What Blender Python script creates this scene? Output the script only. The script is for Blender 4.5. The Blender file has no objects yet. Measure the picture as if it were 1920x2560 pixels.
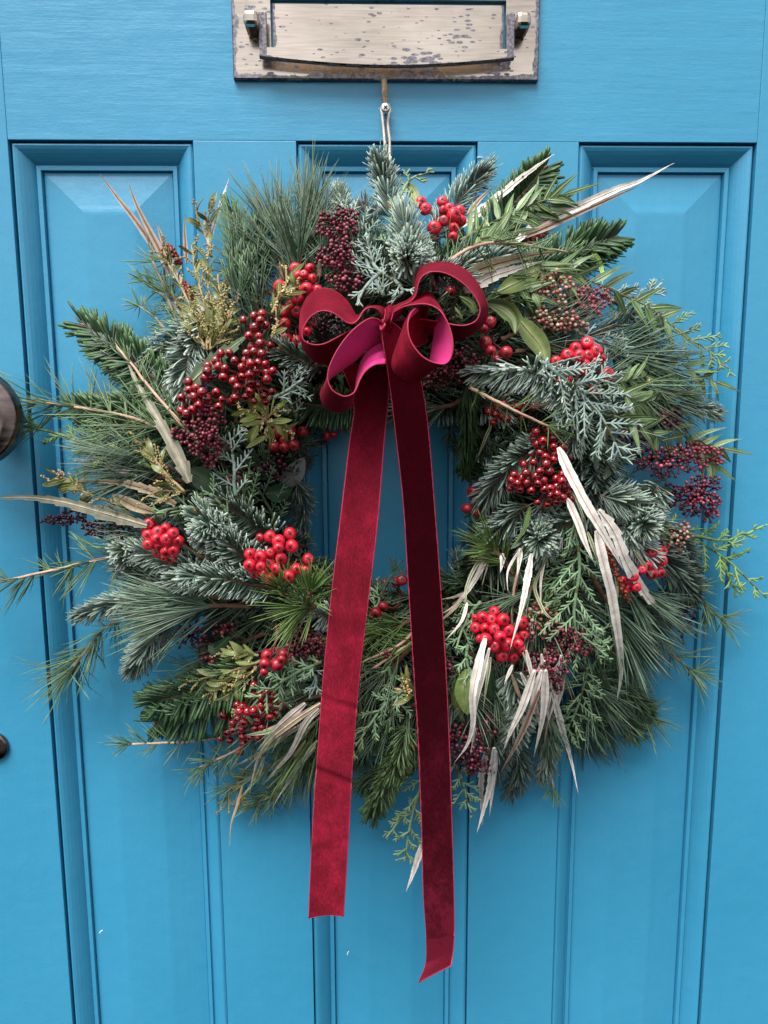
import bpy, math, numpy as np
from mathutils import Matrix, Vector
R = np.random.RandomState(11)
C = bpy.context.scene.collection
PI = math.pi
rad = math.radians

# ------------------------------------------------------------------ camera
ZT = 1.20                       # height of the tops of the door panels
PITCH, YAW, ROLL = 0.15079, 0.02733, -0.00481
CAM = np.array([-0.02146, -0.64, ZT - 0.19698])
FPX = 1923.0
cp, sp, cy, sy = math.cos(PITCH), math.sin(PITCH), math.cos(YAW), math.sin(YAW)
FW = np.array([sy*cp, cy*cp, -sp]); RT0 = np.array([cy, -sy, 0.0]); UP0 = np.cross(RT0, FW)
c_, s_ = math.cos(ROLL), math.sin(ROLL)
RT = RT0*c_ + UP0*s_; UP = UP0*c_ - RT0*s_
cam_data = bpy.data.cameras.new("camera"); cam = bpy.data.objects.new("camera", cam_data); C.objects.link(cam)
cam.matrix_world = Matrix([[RT[i], UP[i], -FW[i], CAM[i]] for i in range(3)] + [[0, 0, 0, 1]])
cam_data.sensor_fit = 'VERTICAL'; cam_data.sensor_height = 24.0; cam_data.lens = 24.0*FPX/2560.0
cam_data.clip_start = 0.02; cam_data.clip_end = 100
bpy.context.scene.camera = cam

# ------------------------------------------------------------------ sky and sun (soft overcast)
SUN_EL, SUN_AZ = rad(60), rad(208)          # azimuth measured from +Y towards +X
w = bpy.data.worlds.new("World"); bpy.context.scene.world = w; w.use_nodes = True
nt = w.node_tree; bg = nt.nodes['Background']
sky = nt.nodes.new('ShaderNodeTexSky'); sky.sky_type = 'NISHITA'; sky.sun_disc = False
sky.sun_elevation = SUN_EL; sky.sun_rotation = SUN_AZ; sky.dust_density = 1.5; sky.air_density = 1.0; sky.ozone_density = 1.0
hs = nt.nodes.new('ShaderNodeHueSaturation'); hs.inputs['Saturation'].default_value = 0.14
nt.links.new(sky.outputs[0], hs.inputs['Color']); nt.links.new(hs.outputs[0], bg.inputs[0]); bg.inputs[1].default_value = 0.055
sl = bpy.data.lights.new("sun", 'SUN'); sl.energy = 1.5; sl.angle = rad(38); sl.color = (1, 0.97, 0.93)
so = bpy.data.objects.new("sun", sl); C.objects.link(so)
sd = Vector((math.sin(SUN_AZ)*math.cos(SUN_EL), math.cos(SUN_AZ)*math.cos(SUN_EL), math.sin(SUN_EL)))
so.rotation_euler = sd.to_track_quat('Z', 'Y').to_euler(); so.location = (-0.6, -1.5, 3)
vs = bpy.context.scene.view_settings
vs.view_transform = 'Standard'; vs.look = 'None'; vs.exposure = 1.82; vs.gamma = 1; vs.use_curve_mapping = False

# ------------------------------------------------------------------ helpers
def P(x, y, h=0.0):
    """point of the place that lies h metres in front of the door face, seen at photo pixel x, y"""
    d = FW*FPX + RT*(x-960.0) - UP*(y-1280.0)
    t = (-h - CAM[1])/d[1]
    return CAM + d*t

def surf(x, y):
    """thickness of the wreath (m) at a place given in photo pixels"""
    r = math.hypot(x-975, (y-1240)*1.0)
    u = min(max((r-185)/(770-185), 0), 1)
    return 0.016 + 0.072*math.sin(PI*u)**0.75

class T:                         # reads coordinates noted down from an enlarged piece of the photo
    def __init__(s, x0, y0, k): s.x0, s.y0, s.k = x0, y0, k
    def __call__(s, *pts): return [(s.x0+p[0]*s.k, s.y0+p[1]*s.k) + tuple(p[2:]) for p in pts]
D = T(0, 0, 1.1573)
tA = T(200, 380, .3255); tB = T(680, 360, .3255); tC = T(1160, 360, .4219); tE = T(0, 780, .3255)
tF = T(440, 780, .3255); tG = T(940, 780, .3255); tH = T(1380, 780, .3255); tI = T(0, 1260, .3255)
tJ = T(400, 1260, .3255); tK = T(860, 1260, .3255); tL = T(1340, 1260, .3496); tM = T(240, 1640, .4219)
tN = T(860, 1700, .4219); tO = T(860, 1580, .2652); tQ = T(1200, 600, .217); tR = T(720, 640, .31344)
tS = T(1240, 1300, .2893)

def path3(pts, dh=0.0, n=24, lift=0.0):
    """pixel path -> smooth 3D polyline; dh = metres above the wreath surface"""
    q = []
    for p in pts:
        h = p[2] if len(p) > 2 else surf(p[0], p[1]) + dh
        q.append(P(p[0], p[1], max(h, 0.004)))
    return smooth(np.array(q), n)

def smooth(q, n):
    q = np.asarray(q, float)
    if len(q) == 2:
        t = np.linspace(0, 1, n)[:, None]; return q[0]*(1-t)+q[1]*t
    e = np.vstack([2*q[0]-q[1], q, 2*q[-1]-q[-2]])
    seg = len(q)-1; out = []
    for t in np.linspace(0, seg-1e-6, n):
        i = int(t); u = t-i; a, b, c, d = e[i], e[i+1], e[i+2], e[i+3]
        out.append(.5*((2*b)+(-a+c)*u+(2*a-5*b+4*c-d)*u*u+(-a+3*b-3*c+d)*u**3))
    return np.array(out)

def nrm(v): return v/np.maximum(np.linalg.norm(v, axis=-1, keepdims=True), 1e-9)

class MB:
    """collects vertices, faces and a colour per vertex"""
    def __init__(s): s.v, s.f4, s.f3, s.c, s.n = [], [], [], [], 0; s.m4 = []; s.m3 = []
    def add(s, v, f4=None, f3=None, col=(1, 1, 1), mat=0):
        v = np.asarray(v, float).reshape(-1, 3); c = np.asarray(col, float)
        if c.ndim == 1: c = np.tile(c, (len(v), 1))
        s.v.append(v); s.c.append(c)
        if f4 is not None and len(f4): s.f4.append(np.asarray(f4, int)+s.n); s.m4.append(np.full(len(f4), mat))
        if f3 is not None and len(f3): s.f3.append(np.asarray(f3, int)+s.n); s.m3.append(np.full(len(f3), mat))
        s.n += len(v)
    def build(s, name, mats, parent=None, smoothf=True, kind=None, label=None):
        v = np.concatenate(s.v); me = bpy.data.meshes.new(name)
        f4 = np.concatenate(s.f4) if s.f4 else np.zeros((0, 4), int)
        f3 = np.concatenate(s.f3) if s.f3 else np.zeros((0, 3), int)
        me.vertices.add(len(v)); me.vertices.foreach_set('co', v.ravel())
        idx = np.concatenate([f4.ravel(), f3.ravel()]); me.loops.add(len(idx)); me.loops.foreach_set('vertex_index', idx.astype(np.int32))
        st = np.concatenate([np.arange(len(f4))*4, len(f4)*4+np.arange(len(f3))*3]).astype(np.int32)
        me.polygons.add(len(st)); me.polygons.foreach_set('loop_start', st)
        mi = np.concatenate([np.concatenate(s.m4) if s.m4 else np.zeros(0), np.concatenate(s.m3) if s.m3 else np.zeros(0)]).astype(np.int32)
        me.polygons.foreach_set('material_index', mi)
        me.polygons.foreach_set('use_smooth', np.full(len(st), smoothf))
        me.update(calc_edges=True)
        a = me.color_attributes.new('Col', 'FLOAT_COLOR', 'POINT')
        a.data.foreach_set('color', np.hstack([np.concatenate(s.c), np.ones((len(v), 1))]).ravel().astype(np.float32))
        if not isinstance(mats, (list, tuple)): mats = [mats]
        for m in mats: me.materials.append(m)
        o = bpy.data.objects.new(name, me); C.objects.link(o)
        if parent: o.parent = parent
        if kind: o['kind'] = kind
        if label: o['label'] = label
        return o

def empty(name, parent=None, label=None, cat=None, loc=None):
    o = bpy.data.objects.new(name, None); C.objects.link(o); o.empty_display_size = 0.02
    if parent: o.parent = parent
    if label: o['label'] = label
    if cat: o['category'] = cat
    return o

def tube(mb, pts, r0, r1, col, sides=6, col1=None, wob=0):
    pts = np.asarray(pts); n = len(pts)
    t = nrm(np.gradient(pts, axis=0)); ref = np.array([0.13, -0.95, 0.2]); a = nrm(np.cross(t, ref)); b = np.cross(t, a)
    rr = np.linspace(r0, r1, n)
    if wob: rr = rr*(1+wob*R.randn(n))
    ang = np.arange(sides)*2*PI/sides
    v = pts[:, None]+rr[:, None, None]*(np.cos(ang)[None, :, None]*a[:, None]+np.sin(ang)[None, :, None]*b[:, None])
    i = np.arange(n-1)[:, None]*sides; j = np.arange(sides)[None]; j2 = (j+1) % sides
    f = np.stack([i+j, i+j2, i+sides+j2, i+sides+j], -1).reshape(-1, 4)
    c = np.tile(np.asarray(col, float), (n*sides, 1))
    if col1 is not None:
        u = np.repeat(np.linspace(0, 1, n), sides)[:, None]; c = c*(1-u)+np.asarray(col1)*u
    v = v.reshape(-1, 3)
    v = np.vstack([v, pts[0], pts[-1]]); c = np.vstack([c, c[0], c[-1]])
    k = n*sides; jj = np.arange(sides); jn = (jj+1) % sides
    f3 = np.vstack([np.stack([jn, jj, np.full(sides, k)], -1), np.stack([(n-1)*sides+jj, (n-1)*sides+jn, np.full(sides, k+1)], -1)])
    mb.add(v, f, f3, c)

def needles(mb, base, d, up, L, W, bend, ctop, cbot, ctip, prof=(.55, 1, 1, .9, .35), flat=.45, wave=0):
    """many needles or scale shoots at once: curved flat blades with a keel"""
    base = np.asarray(base); N = len(base)
    if N == 0: return
    d = nrm(np.asarray(d)); up = nrm(up-(up*d).sum(1, keepdims=True)*d); sd = np.cross(d, up)
    K = len(prof); ts = np.linspace(0, 1, K); L = np.broadcast_to(L, N); W = np.broadcast_to(W, N); bend = np.broadcast_to(bend, N)
    V = np.zeros((N, K, 4, 3)); CC = np.zeros((N, K, 4, 3))
    ctop, cbot, ctip = [np.broadcast_to(np.asarray(c, float), (N, 3)) for c in (ctop, cbot, ctip)]
    for k, t in enumerate(ts):
        cen = base + d*(L*t)[:, None]*(1-.15*np.abs(bend)[:, None]*t) + up*(L*bend*t*t)[:, None]
        hw = (W*prof[k]*.5)[:, None]; th = hw*flat
        V[:, k, 0] = cen-sd*hw; V[:, k, 1] = cen+up*th; V[:, k, 2] = cen+sd*hw; V[:, k, 3] = cen-up*th
        m = max(0, (t-.55)/.45)
        ct = ctop*(1-m)+ctip*m; cb = cbot*(1-m*.6)+ctip*m*.6
        CC[:, k, 0] = CC[:, k, 2] = ct*.55+cb*.45; CC[:, k, 1] = ct; CC[:, k, 3] = cb
    o = (np.arange(N)*K*4)[:, None, None]; kk = (np.arange(K-1)*4)[None, :, None]; j = np.arange(4)[None, None]; j2 = (j+1) % 4
    f = np.stack([o+kk+j, o+kk+j2, o+kk+4+j2, o+kk+4+j], -1).reshape(-1, 4)
    e = (np.arange(N)*K*4+(K-1)*4)[:, None]; cap = e+np.array([[0, 1, 2, 3]])
    mb.add(V.reshape(-1, 3), np.vstack([f, cap]), None, CC.reshape(-1, 3))

def frames(pts):
    t = nrm(np.gradient(pts, axis=0)); ref = np.array([0, -1.0, 0.0])
    # vector facing out of the wreath
    n = nrm(ref-(t@ref)[:, None]*t+1e-6); b = np.cross(t, n)
    return t, n, b

def samp(arr, u):
    i = np.clip(u*(len(arr)-1), 0, len(arr)-1.001); k = i.astype(int); f = (i-k)[:, None]
    return arr[k]*(1-f)+arr[k+1]*f

def jit(col, N, s=.15, g=.06):
    c = np.tile(np.asarray(col, float), (N, 1)); return np.clip(c*(1+s*R.randn(N, 1))*(1+g*R.randn(N, 3)), 0.002, 1)

# ------------------------------------------------------------------ materials
def mat(name, rough=.5, spec=.5, vcol=False, base=None, **kw):
    m = bpy.data.materials.new(name); m.use_nodes = True; b = m.node_tree.nodes['Principled BSDF']
    b.inputs['Roughness'].default_value = rough; b.inputs['Specular IOR Level'].default_value = spec
    if base is not None: b.inputs['Base Color'].default_value = (*base, 1)
    for k, v in kw.items(): b.inputs[k.replace('_', ' ')].default_value = v
    return m, m.node_tree, b
def N(t, kind, **kw):
    n = t.nodes.new(kind)
    for k, v in kw.items():
        if k.startswith('i_'): n.inputs[k[2:].replace('_', ' ')].default_value = v
        else: setattr(n, k, v)
    return n
def coords(t, scale=(1, 1, 1), kind='Object'):
    tc = N(t, 'ShaderNodeTexCoord'); mp = N(t, 'ShaderNodeMapping'); mp.inputs['Scale'].default_value = scale
    t.links.new(tc.outputs[kind], mp.inputs[0]); return mp.outputs[0]
def noise(t, vec, scale, detail=3, rough=.5):
    n = N(t, 'ShaderNodeTexNoise', i_Scale=scale, i_Detail=detail, i_Roughness=rough); t.links.new(vec, n.inputs['Vector']); return n.outputs['Fac']
def ramp(t, fac, stops):
    r = N(t, 'ShaderNodeValToRGB'); e = r.color_ramp.elements
    while len(e) < len(stops): e.new(.5)
    for q, (p, c) in zip(e, stops): q.position = p; q.color = (*c, 1) if len(c) == 3 else c
    t.links.new(fac, r.inputs[0]); return r.outputs[0]
def bump(t, b, h, strength, dist, prev=None):
    n = N(t, 'ShaderNodeBump', i_Strength=strength, i_Distance=dist); t.links.new(h, n.inputs['Height'])
    if prev is not None: t.links.new(prev, n.inputs['Normal'])
    t.links.new(n.outputs[0], b.inputs['Normal']); return n.outputs[0]
def mix(t, fac, a, b, mode='MIX'):
    m = N(t, 'ShaderNodeMix', data_type='RGBA', blend_type=mode)
    for s, v in ((0, fac), (6, a), (7, b)):
        if hasattr(v, 'is_linked'): t.links.new(v, m.inputs[s])
        else: m.inputs[s].default_value = v if s == 0 else (*v, 1)
    return m.outputs[2]

def paint(name, scale, strength):
    m, t, b = mat(name, .38, .5, Coat_Weight=.22, Coat_Roughness=.30)
    v = coords(t); big = noise(t, v, 3.0, 4)
    col = ramp(t, big, [(.3, (.036, .266, .448)), (.7, (.050, .305, .505))])
    vec = coords(t, scale); g1 = noise(t, vec, 55, 6, .65); g2 = noise(t, v, 420, 3, .6); g3 = noise(t, v, 60, 3, .5)
    fl = N(t, 'ShaderNodeTexNoise', i_Scale=150, i_Detail=1.0); t.links.new(v, fl.inputs['Vector'])
    t.links.new(col, b.inputs['Base Color'])
    n1 = bump(t, b, g1, strength, .0016); n2 = bump(t, b, g2, .22, .0005, n1); bump(t, b, g3, .25, .0016, n2)
    r = ramp(t, g3, [(.3, (.30,)*3), (.7, (.46,)*3)]); t.links.new(r, b.inputs['Roughness'])
    return m
PAINT_H = paint('blue_gloss_paint_over_horizontal_grain', (.13, 1, 1.3), .45)
PAINT_V = paint('blue_gloss_paint_over_vertical_grain', (1.3, 1, .07), .30)

def leafmat(name, rough, spec=.5, bumps=(900, .25), trans=0.0, coat=0):
    m, t, b = mat(name, rough, spec)
    a = N(t, 'ShaderNodeAttribute', attribute_name='Col')
    v = coords(t); n = noise(t, v, bumps[0], 2); n2 = noise(t, v, 130, 3)
    k = ramp(t, n2, [(.3, (.78,)*3), (.7, (1.2,)*3)])
    t.links.new(mix(t, 1.0, a.outputs['Color'], k, 'MULTIPLY'), b.inputs['Base Color'])
    bump(t, b, n, bumps[1], .0004)
    if coat: b.inputs['Coat Weight'].default_value = coat; b.inputs['Coat Roughness'].default_value = .25
    if trans: b.inputs['Subsurface Weight'].default_value = trans; b.inputs['Subsurface Scale'].default_value = .002; b.inputs['Subsurface Radius'].default_value = (.6, 1, .3)
    return m
NEEDLE = leafmat('conifer_needle', .42, .5)
BARK = leafmat('twig_bark', .75, .3, (500, .6))
SCALE = leafmat('cypress_scale_foliage', .7, .25, (1100, .8))
DRY = leafmat('dried_leaf_blade', .62, .3, (600, .25))
LEAF = leafmat('evergreen_leaf', .36, .5, (120, .25))
BUD = leafmat('flower_bud', .42, .5, (700, .2))
POLLEN = leafmat('wattle_bud', .7, .2, (900, .6))
MOSS, _t, _b = mat('dark_moss', .95, .1)
_n = noise(_t, coords(_t), 140, 6, .7); _t.links.new(ramp(_t, _n, [(.3, (.006, .008, .004)), (.7, (.03, .034, .016))]), _b.inputs['Base Color']); bump(_t, _b, _n, 1, .006)

def berrymat(name, c0, c1, rough, coat):
    m, t, b = mat(name, rough, .5); v = coords(t)
    oi = N(t, 'ShaderNodeObjectInfo'); a = N(t, 'ShaderNodeAttribute', attribute_name='Col')
    n = noise(t, v, 260, 3); k = N(t, 'ShaderNodeMath', operation='MULTIPLY_ADD'); k.inputs[1].default_value = .55; t.links.new(n, k.inputs[0])
    k2 = N(t, 'ShaderNodeMath', operation='MULTIPLY'); k2.inputs[1].default_value = .5; t.links.new(oi.outputs['Random'], k2.inputs[0]); t.links.new(k2.outputs[0], k.inputs[2])
    col = mix(t, k.outputs[0], c0, c1)
    t.links.new(mix(t, 1.0, col, a.outputs['Color'], 'MULTIPLY'), b.inputs['Base Color'])
    b.inputs['Coat Weight'].default_value = coat; b.inputs['Coat Roughness'].default_value = .06
    b.inputs['Subsurface Weight'].default_value = .12; b.inputs['Subsurface Scale'].default_value = .003; b.inputs['Subsurface Radius'].default_value = (1, .2, .1)
    bump(t, b, noise(t, v, 500, 3), .12, .0006)
    return m
ROWAN = berrymat('scarlet_berry_skin', (.46, .006, .018), (.70, .014, .045), .36, .25)
GLOSS = berrymat('glossy_crimson_berry_skin', (.11, .001, .004), (.40, .004, .012), .14, 1.0)
HYPER = berrymat('matte_crimson_berry_skin', (.26, .006, .018), (.42, .012, .03), .38, .25)

def brass():
    m, t, b = mat('tarnished_brass', .3, .5); v = coords(t)
    b.inputs['Metallic'].default_value = 1
    br0 = noise(t, coords(t, (3, 60, 60)), 12, 4); bl_ = noise(t, v, 16, 3); av = N(t, 'ShaderNodeMath', operation='MULTIPLY_ADD'); av.inputs[1].default_value = .4; t.links.new(br0, av.inputs[0]); av2 = N(t, 'ShaderNodeMath', operation='MULTIPLY'); av2.inputs[1].default_value = .6; t.links.new(bl_, av2.inputs[0]); t.links.new(av2.outputs[0], av.inputs[2]); br = av.outputs[0]
    col = ramp(t, br, [(.35, (.44, .37, .31)), (.62, (.70, .60, .51))])
    sv = coords(t, (.55, 1, 1.5)); vo = N(t, 'ShaderNodeTexVoronoi', i_Scale=230); t.links.new(sv, vo.inputs['Vector'])
    gate = noise(t, v, 38, 3); sz = N(t, 'ShaderNodeMath', operation='MULTIPLY_ADD'); sz.inputs[1].default_value = 1.5; sz.inputs[2].default_value = -.50; t.links.new(gate, sz.inputs[0])
    sub = N(t, 'ShaderNodeMath', operation='SUBTRACT'); t.links.new(sz.outputs[0], sub.inputs[0]); t.links.new(vo.outputs['Distance'], sub.inputs[1])
    spots = ramp(t, sub.outputs[0], [(.0, (0,)*3), (.05, (1,)*3)])
    a = N(t, 'ShaderNodeAttribute', attribute_name='Col')       # red channel: closeness to an edge, where tarnish creeps in
    sepc = N(t, 'ShaderNodeSeparateColor'); t.links.new(a.outputs['Color'], sepc.inputs[0])
    en = noise(t, v, 75, 5, .6); ad = N(t, 'ShaderNodeMath', operation='MULTIPLY_ADD'); ad.inputs[1].default_value = .75; t.links.new(en, ad.inputs[0]); t.links.new(sepc.outputs[0], ad.inputs[2])
    edge = ramp(t, ad.outputs[0], [(.80, (0,)*3), (.83, (1,)*3)])
    mx = N(t, 'ShaderNodeMath', operation='MAXIMUM'); t.links.new(spots, mx.inputs[0]); t.links.new(edge, mx.inputs[1])
    tn = noise(t, v, 500, 4, .7); tc = ramp(t, tn, [(.35, (.085, .078, .085)), (.55, (.21, .198, .22)), (.8, (.38, .37, .41))])
    t.links.new(mix(t, mx.outputs[0], col, tc), b.inputs['Base Color'])
    rr = mix(t, mx.outputs[0], (.20,)*3, (.48,)*3); t.links.new(rr, b.inputs['Roughness'])
    bump(t, b, br, .12, .0005, None)
    return m
BRASS = brass()
BRONZE, _t, _b = mat('dark_bronze', .28, .5, base=(.12, .095, .09), Metallic=1.0)
_n = noise(_t, coords(_t, (1, 1, 4)), 60, 4); _t.links.new(ramp(_t, _n, [(.3, (.13, .10, .095)), (.7, (.24, .19, .18))]), _b.inputs['Base Color']); _t.links.new(ramp(_t, _n, [(.3, (.22,)*3), (.7, (.4,)*3)]), _b.inputs['Roughness'])
STEEL, _, _ = mat('zinc_screw', .35, .5, base=(.62, .57, .52), Metallic=1.0)
DARK, _, _ = mat('screw_recess', .8, .2, base=(.01, .01, .01))
TWINE = leafmat('jute_twine', .85, .2, (1600, .9))

def velvet():
    m, t, b = mat('crimson_velvet', .85, .15); v = coords(t)
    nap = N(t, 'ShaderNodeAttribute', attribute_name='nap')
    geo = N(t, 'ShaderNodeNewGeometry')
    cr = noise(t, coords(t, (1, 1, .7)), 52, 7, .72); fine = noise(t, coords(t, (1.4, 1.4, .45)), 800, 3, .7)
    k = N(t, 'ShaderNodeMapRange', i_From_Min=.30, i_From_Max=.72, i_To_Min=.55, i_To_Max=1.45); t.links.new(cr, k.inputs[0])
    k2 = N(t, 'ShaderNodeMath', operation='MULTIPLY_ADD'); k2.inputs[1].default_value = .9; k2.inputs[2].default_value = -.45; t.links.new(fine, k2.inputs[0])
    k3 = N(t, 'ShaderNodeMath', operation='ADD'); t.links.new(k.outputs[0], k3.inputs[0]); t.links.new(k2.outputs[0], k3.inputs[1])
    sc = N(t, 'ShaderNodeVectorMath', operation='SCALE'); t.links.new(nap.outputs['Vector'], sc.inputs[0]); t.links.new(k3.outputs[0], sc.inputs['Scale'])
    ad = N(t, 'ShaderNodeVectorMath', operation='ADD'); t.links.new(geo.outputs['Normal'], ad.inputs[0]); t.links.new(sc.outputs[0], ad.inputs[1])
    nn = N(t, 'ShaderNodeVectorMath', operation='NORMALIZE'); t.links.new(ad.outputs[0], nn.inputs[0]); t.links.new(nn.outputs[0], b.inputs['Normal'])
    t.links.new(mix(t, 1.0, ramp(t, cr, [(.34, (.098, .0010, .008)), (.5, (.130, .0015, .0115)), (.66, (.20, .003, .020))]), ramp(t, fine, [(.3, (.6,)*3), (.7, (1.4,)*3)]), 'MULTIPLY'), b.inputs['Base Color'])
    b.inputs['Sheen Weight'].default_value = .38; b.inputs['Sheen Roughness'].default_value = .33; b.inputs['Sheen Tint'].default_value = (1, .07, .17, 1)
    return m
VELVET = velvet()
SATIN, _t, _b = mat('magenta_satin_back', .5, .35)
_n = noise(_t, coords(_t), 700, 2); _t.links.new(ramp(_t, _n, [(.3, (.56, .025, .19)), (.7, (.66, .040, .24))]), _b.inputs['Base Color']); _b.inputs['Sheen Weight'].default_value = .25; _b.inputs['Sheen Tint'].default_value = (1, .3, .5, 1)
SELV, _, _ = mat('ribbon_selvedge', .6, .3, base=(.42, .03, .075))

# ================================================================== THE DOOR
door = empty('front_door', label='blue painted panelled front door behind the wreath', cat='door')
def box(mb, x0, x1, y0, y1, z0, z1, bev=.0006, col=(1, 1, 1), mat=0):
    a = bev; V = []; 
    for (x, y, z) in [(x0, y0, z0), (x1, y0, z0), (x1, y1, z0), (x0, y1, z0), (x0, y0, z1), (x1, y0, z1), (x1, y1, z1), (x0, y1, z1)]: V.append((x, y, z))
    import bmesh
    bm = bmesh.new(); vv = [bm.verts.new(p) for p in V]
    for f in [(0, 3, 2, 1), (4, 5, 6, 7), (0, 1, 5, 4), (1, 2, 6, 5), (2, 3, 7, 6), (3, 0, 4, 7)]: bm.faces.new([vv[i] for i in f])
    if bev > 0: bmesh.ops.bevel(bm, geom=bm.edges[:]+bm.verts[:], offset=a, segments=2, profile=.5, affect='EDGES')
    bm.verts.index_update(); vs_ = np.array([v.co[:] for v in bm.verts]); f4, f3 = [], []
    for f in bm.faces:
        ii = [v.index for v in f.verts]
        if len(ii) == 4: f4.append(ii)
        else:
            for k in range(1, len(ii)-1): f3.append([ii[0], ii[k], ii[k+1]])
    bm.free(); mb.add(vs_, f4, f3, col, mat)
def boxobj(name, x0, x1, y0, y1, z0, z1, m, parent, bev=.0006, label=None):
    mb = MB(); box(mb, x0, x1, y0, y1, z0, z1, bev); return mb.build(name, m, parent, smoothf=False, label=label)
PW, G = .14238, .08052
PX = [(-1.5*PW-G, -.5*PW-G), (-.5*PW, .5*PW), (.5*PW+G, 1.5*PW+G)]
ZB = .22
boxobj('stile', -.42, PX[0][0]-.0002, 0, .044, .0, 1.62, PAINT_V, door, .0004)
boxobj('stile', PX[2][1]+.0002, .42, 0, .044, .0, 1.62, PAINT_V, door, .0004)
boxobj('lock_rail', PX[0][0], PX[2][1], 0, .044, ZT, 1.62, PAINT_H, door, .0004)
boxobj('bottom_rail', PX[0][0], PX[2][1], 0, .044, 0, ZB-.0002, PAINT_H, door, .0007)
for a, b in ((0, 1), (1, 2)):
    boxobj('mullion', PX[a][1]+.0002, PX[b][0]-.0002, 0, .044, ZB, ZT-.0001, PAINT_V, door, .0004)
# moulding profile: (inset from opening, depth behind the door face)
prof = [(.0002, .014), (.0014, .014), (.0016, .0034), (.0022, .0024), (.0032, .0022), (.0055, .0034), (.0080, .0054), (.0105, .0080), (.0126, .0106), (.0142, .0130), (.0150, .0143), (.0154, .0143), (.0158, .0118), (.0190, .0121), (.0193, .0178)]
def strip(pa, pb, name, m):
    mb = MB(); pa, pb = np.array(pa), np.array(pb); n = len(pa); K = 40
    u = np.linspace(0, 1, K)[None, :, None]; V = pa[:, None]*(1-u)+pb[:, None]*u
    i = np.arange(n-1)[:, None]*K; j = np.arange(K-1)[None]
    mb.add(V.reshape(-1, 3), np.stack([i+j, i+j+1, i+K+j+1, i+K+j], -1).reshape(-1, 4))
    o = mb.build(name, m, door, smoothf=False); return o
for pi_, (x0, x1) in enumerate(PX):
    pl_ = [(min(d, .0007) if i in (1,) else (.0008 if i == 2 else d), y) for i, (d, y) in enumerate(prof)]
    pL, pR = (prof if pi_ == 0 else pl_), (prof if pi_ == 2 else pl_)
    strip([(x0+d, y, ZT-d) for d, y in prof], [(x1-d, y, ZT-d) for d, y in prof], 'panel_moulding', PAINT_H)
    strip([(x0+d, y, ZB+d) for d, y in pL], [(x0+d, y, ZT-d) for d, y in pL], 'panel_moulding', PAINT_V)
    strip([(x1-d, y, ZT-d) for d, y in pR], [(x1-d, y, ZB+d) for d, y in pR], 'panel_moulding', PAINT_V)
    strip([(x1-d, y, ZB+d) for d, y in prof], [(x0+d, y, ZB+d) for d, y in prof], 'panel_moulding', PAINT_H)
    # raised panel
    pp = [(.0190, .0176), (.0200, .0160), (.0206, .0156), (.046, .0116), (.0490, .0110), (.0510, .0107), (.0530, .0106)]
    mb = MB(); V = []
    for d, y in pp: V += [(x0+d, y, ZB+d), (x1-d, y, ZB+d), (x1-d, y, ZT-d), (x0+d, y, ZT-d)]
    F = []
    for k in range(len(pp)-1):
        for j in range(4): F.append((k*4+j, k*4+(j+1) % 4, k*4+4+(j+1) % 4, k*4+4+j))
    F.append(tuple(len(V)-4+j for j in range(4)))
    mb.add(V, F); mb.build('raised_panel', PAINT_V, door, smoothf=False)

# letter plate -------------------------------------------------------
def pz(x, y, h): p = P(x, y, h); return p[0], p[2]
lx0, lz0 = pz(586, 194, .005); lx1, _ = pz(1343, 197, .005); lz1 = lz0+.098
def plate_mesh(x0, x1, z0, z1, y0, y1, name, parent, hole=None, grid=60, edgew=.011, bev=.0008, mtl=None):
    """slab with a fine front grid; red channel of Col grows towards its rim"""
    mb = MB(); nx, nz = grid, max(8, int(grid*(z1-z0)/(x1-x0)))
    xs = np.linspace(x0, x1, nx); zs = np.linspace(z0, z1, nz); X, Z = np.meshgrid(xs, zs)
    e = np.minimum.reduce([X-x0, x1-X, Z-z0, z1-Z]); r = .62*np.clip(1-e/edgew, 0, 1)
    V = np.stack([X, np.full_like(X, y0), Z], -1).reshape(-1, 3); i = np.arange(nz-1)[:, None]*nx; j = np.arange(nx-1)[None]
    F = np.stack([i+j, i+j+1, i+nx+j+1, i+nx+j], -1).reshape(-1, 4)
    if hole:
        cx_ = V[F].mean(1); keep = ~((cx_[:, 0] > hole[0]) & (cx_[:, 0] < hole[1]) & (cx_[:, 2] > hole[2]) & (cx_[:, 2] < hole[3])); F = F[keep]
    mb.add(V, F, None, np.stack([r.ravel()]*3, -1))
    d = bev; rim = [(x0, z0), (x1, z0), (x1, z1), (x0, z1)]
    rb = [(x0-d, z0-d), (x1+d, z0-d), (x1+d, z1+d), (x0-d, z1+d)]
    W = [(a, y0, b) for a, b in rim]+[(a, y0+d*1.2, b) for a, b in rb]+[(a, y1, b) for a, b in rb]
    mb.add(W, [(k+0+4*l, k+4+4*l, (k+1) % 4+4+4*l, (k+1) % 4+4*l) for k in range(4) for l in range(2)], None, (.5, .5, .5))
    return mb.build(name, mtl or BRASS, parent, smoothf=False)
fx0, fz0 = pz(684, 150, .005); fx1, _ = pz(1258, 150, .005); _, fz1 = pz(960, 8, .005)
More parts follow.
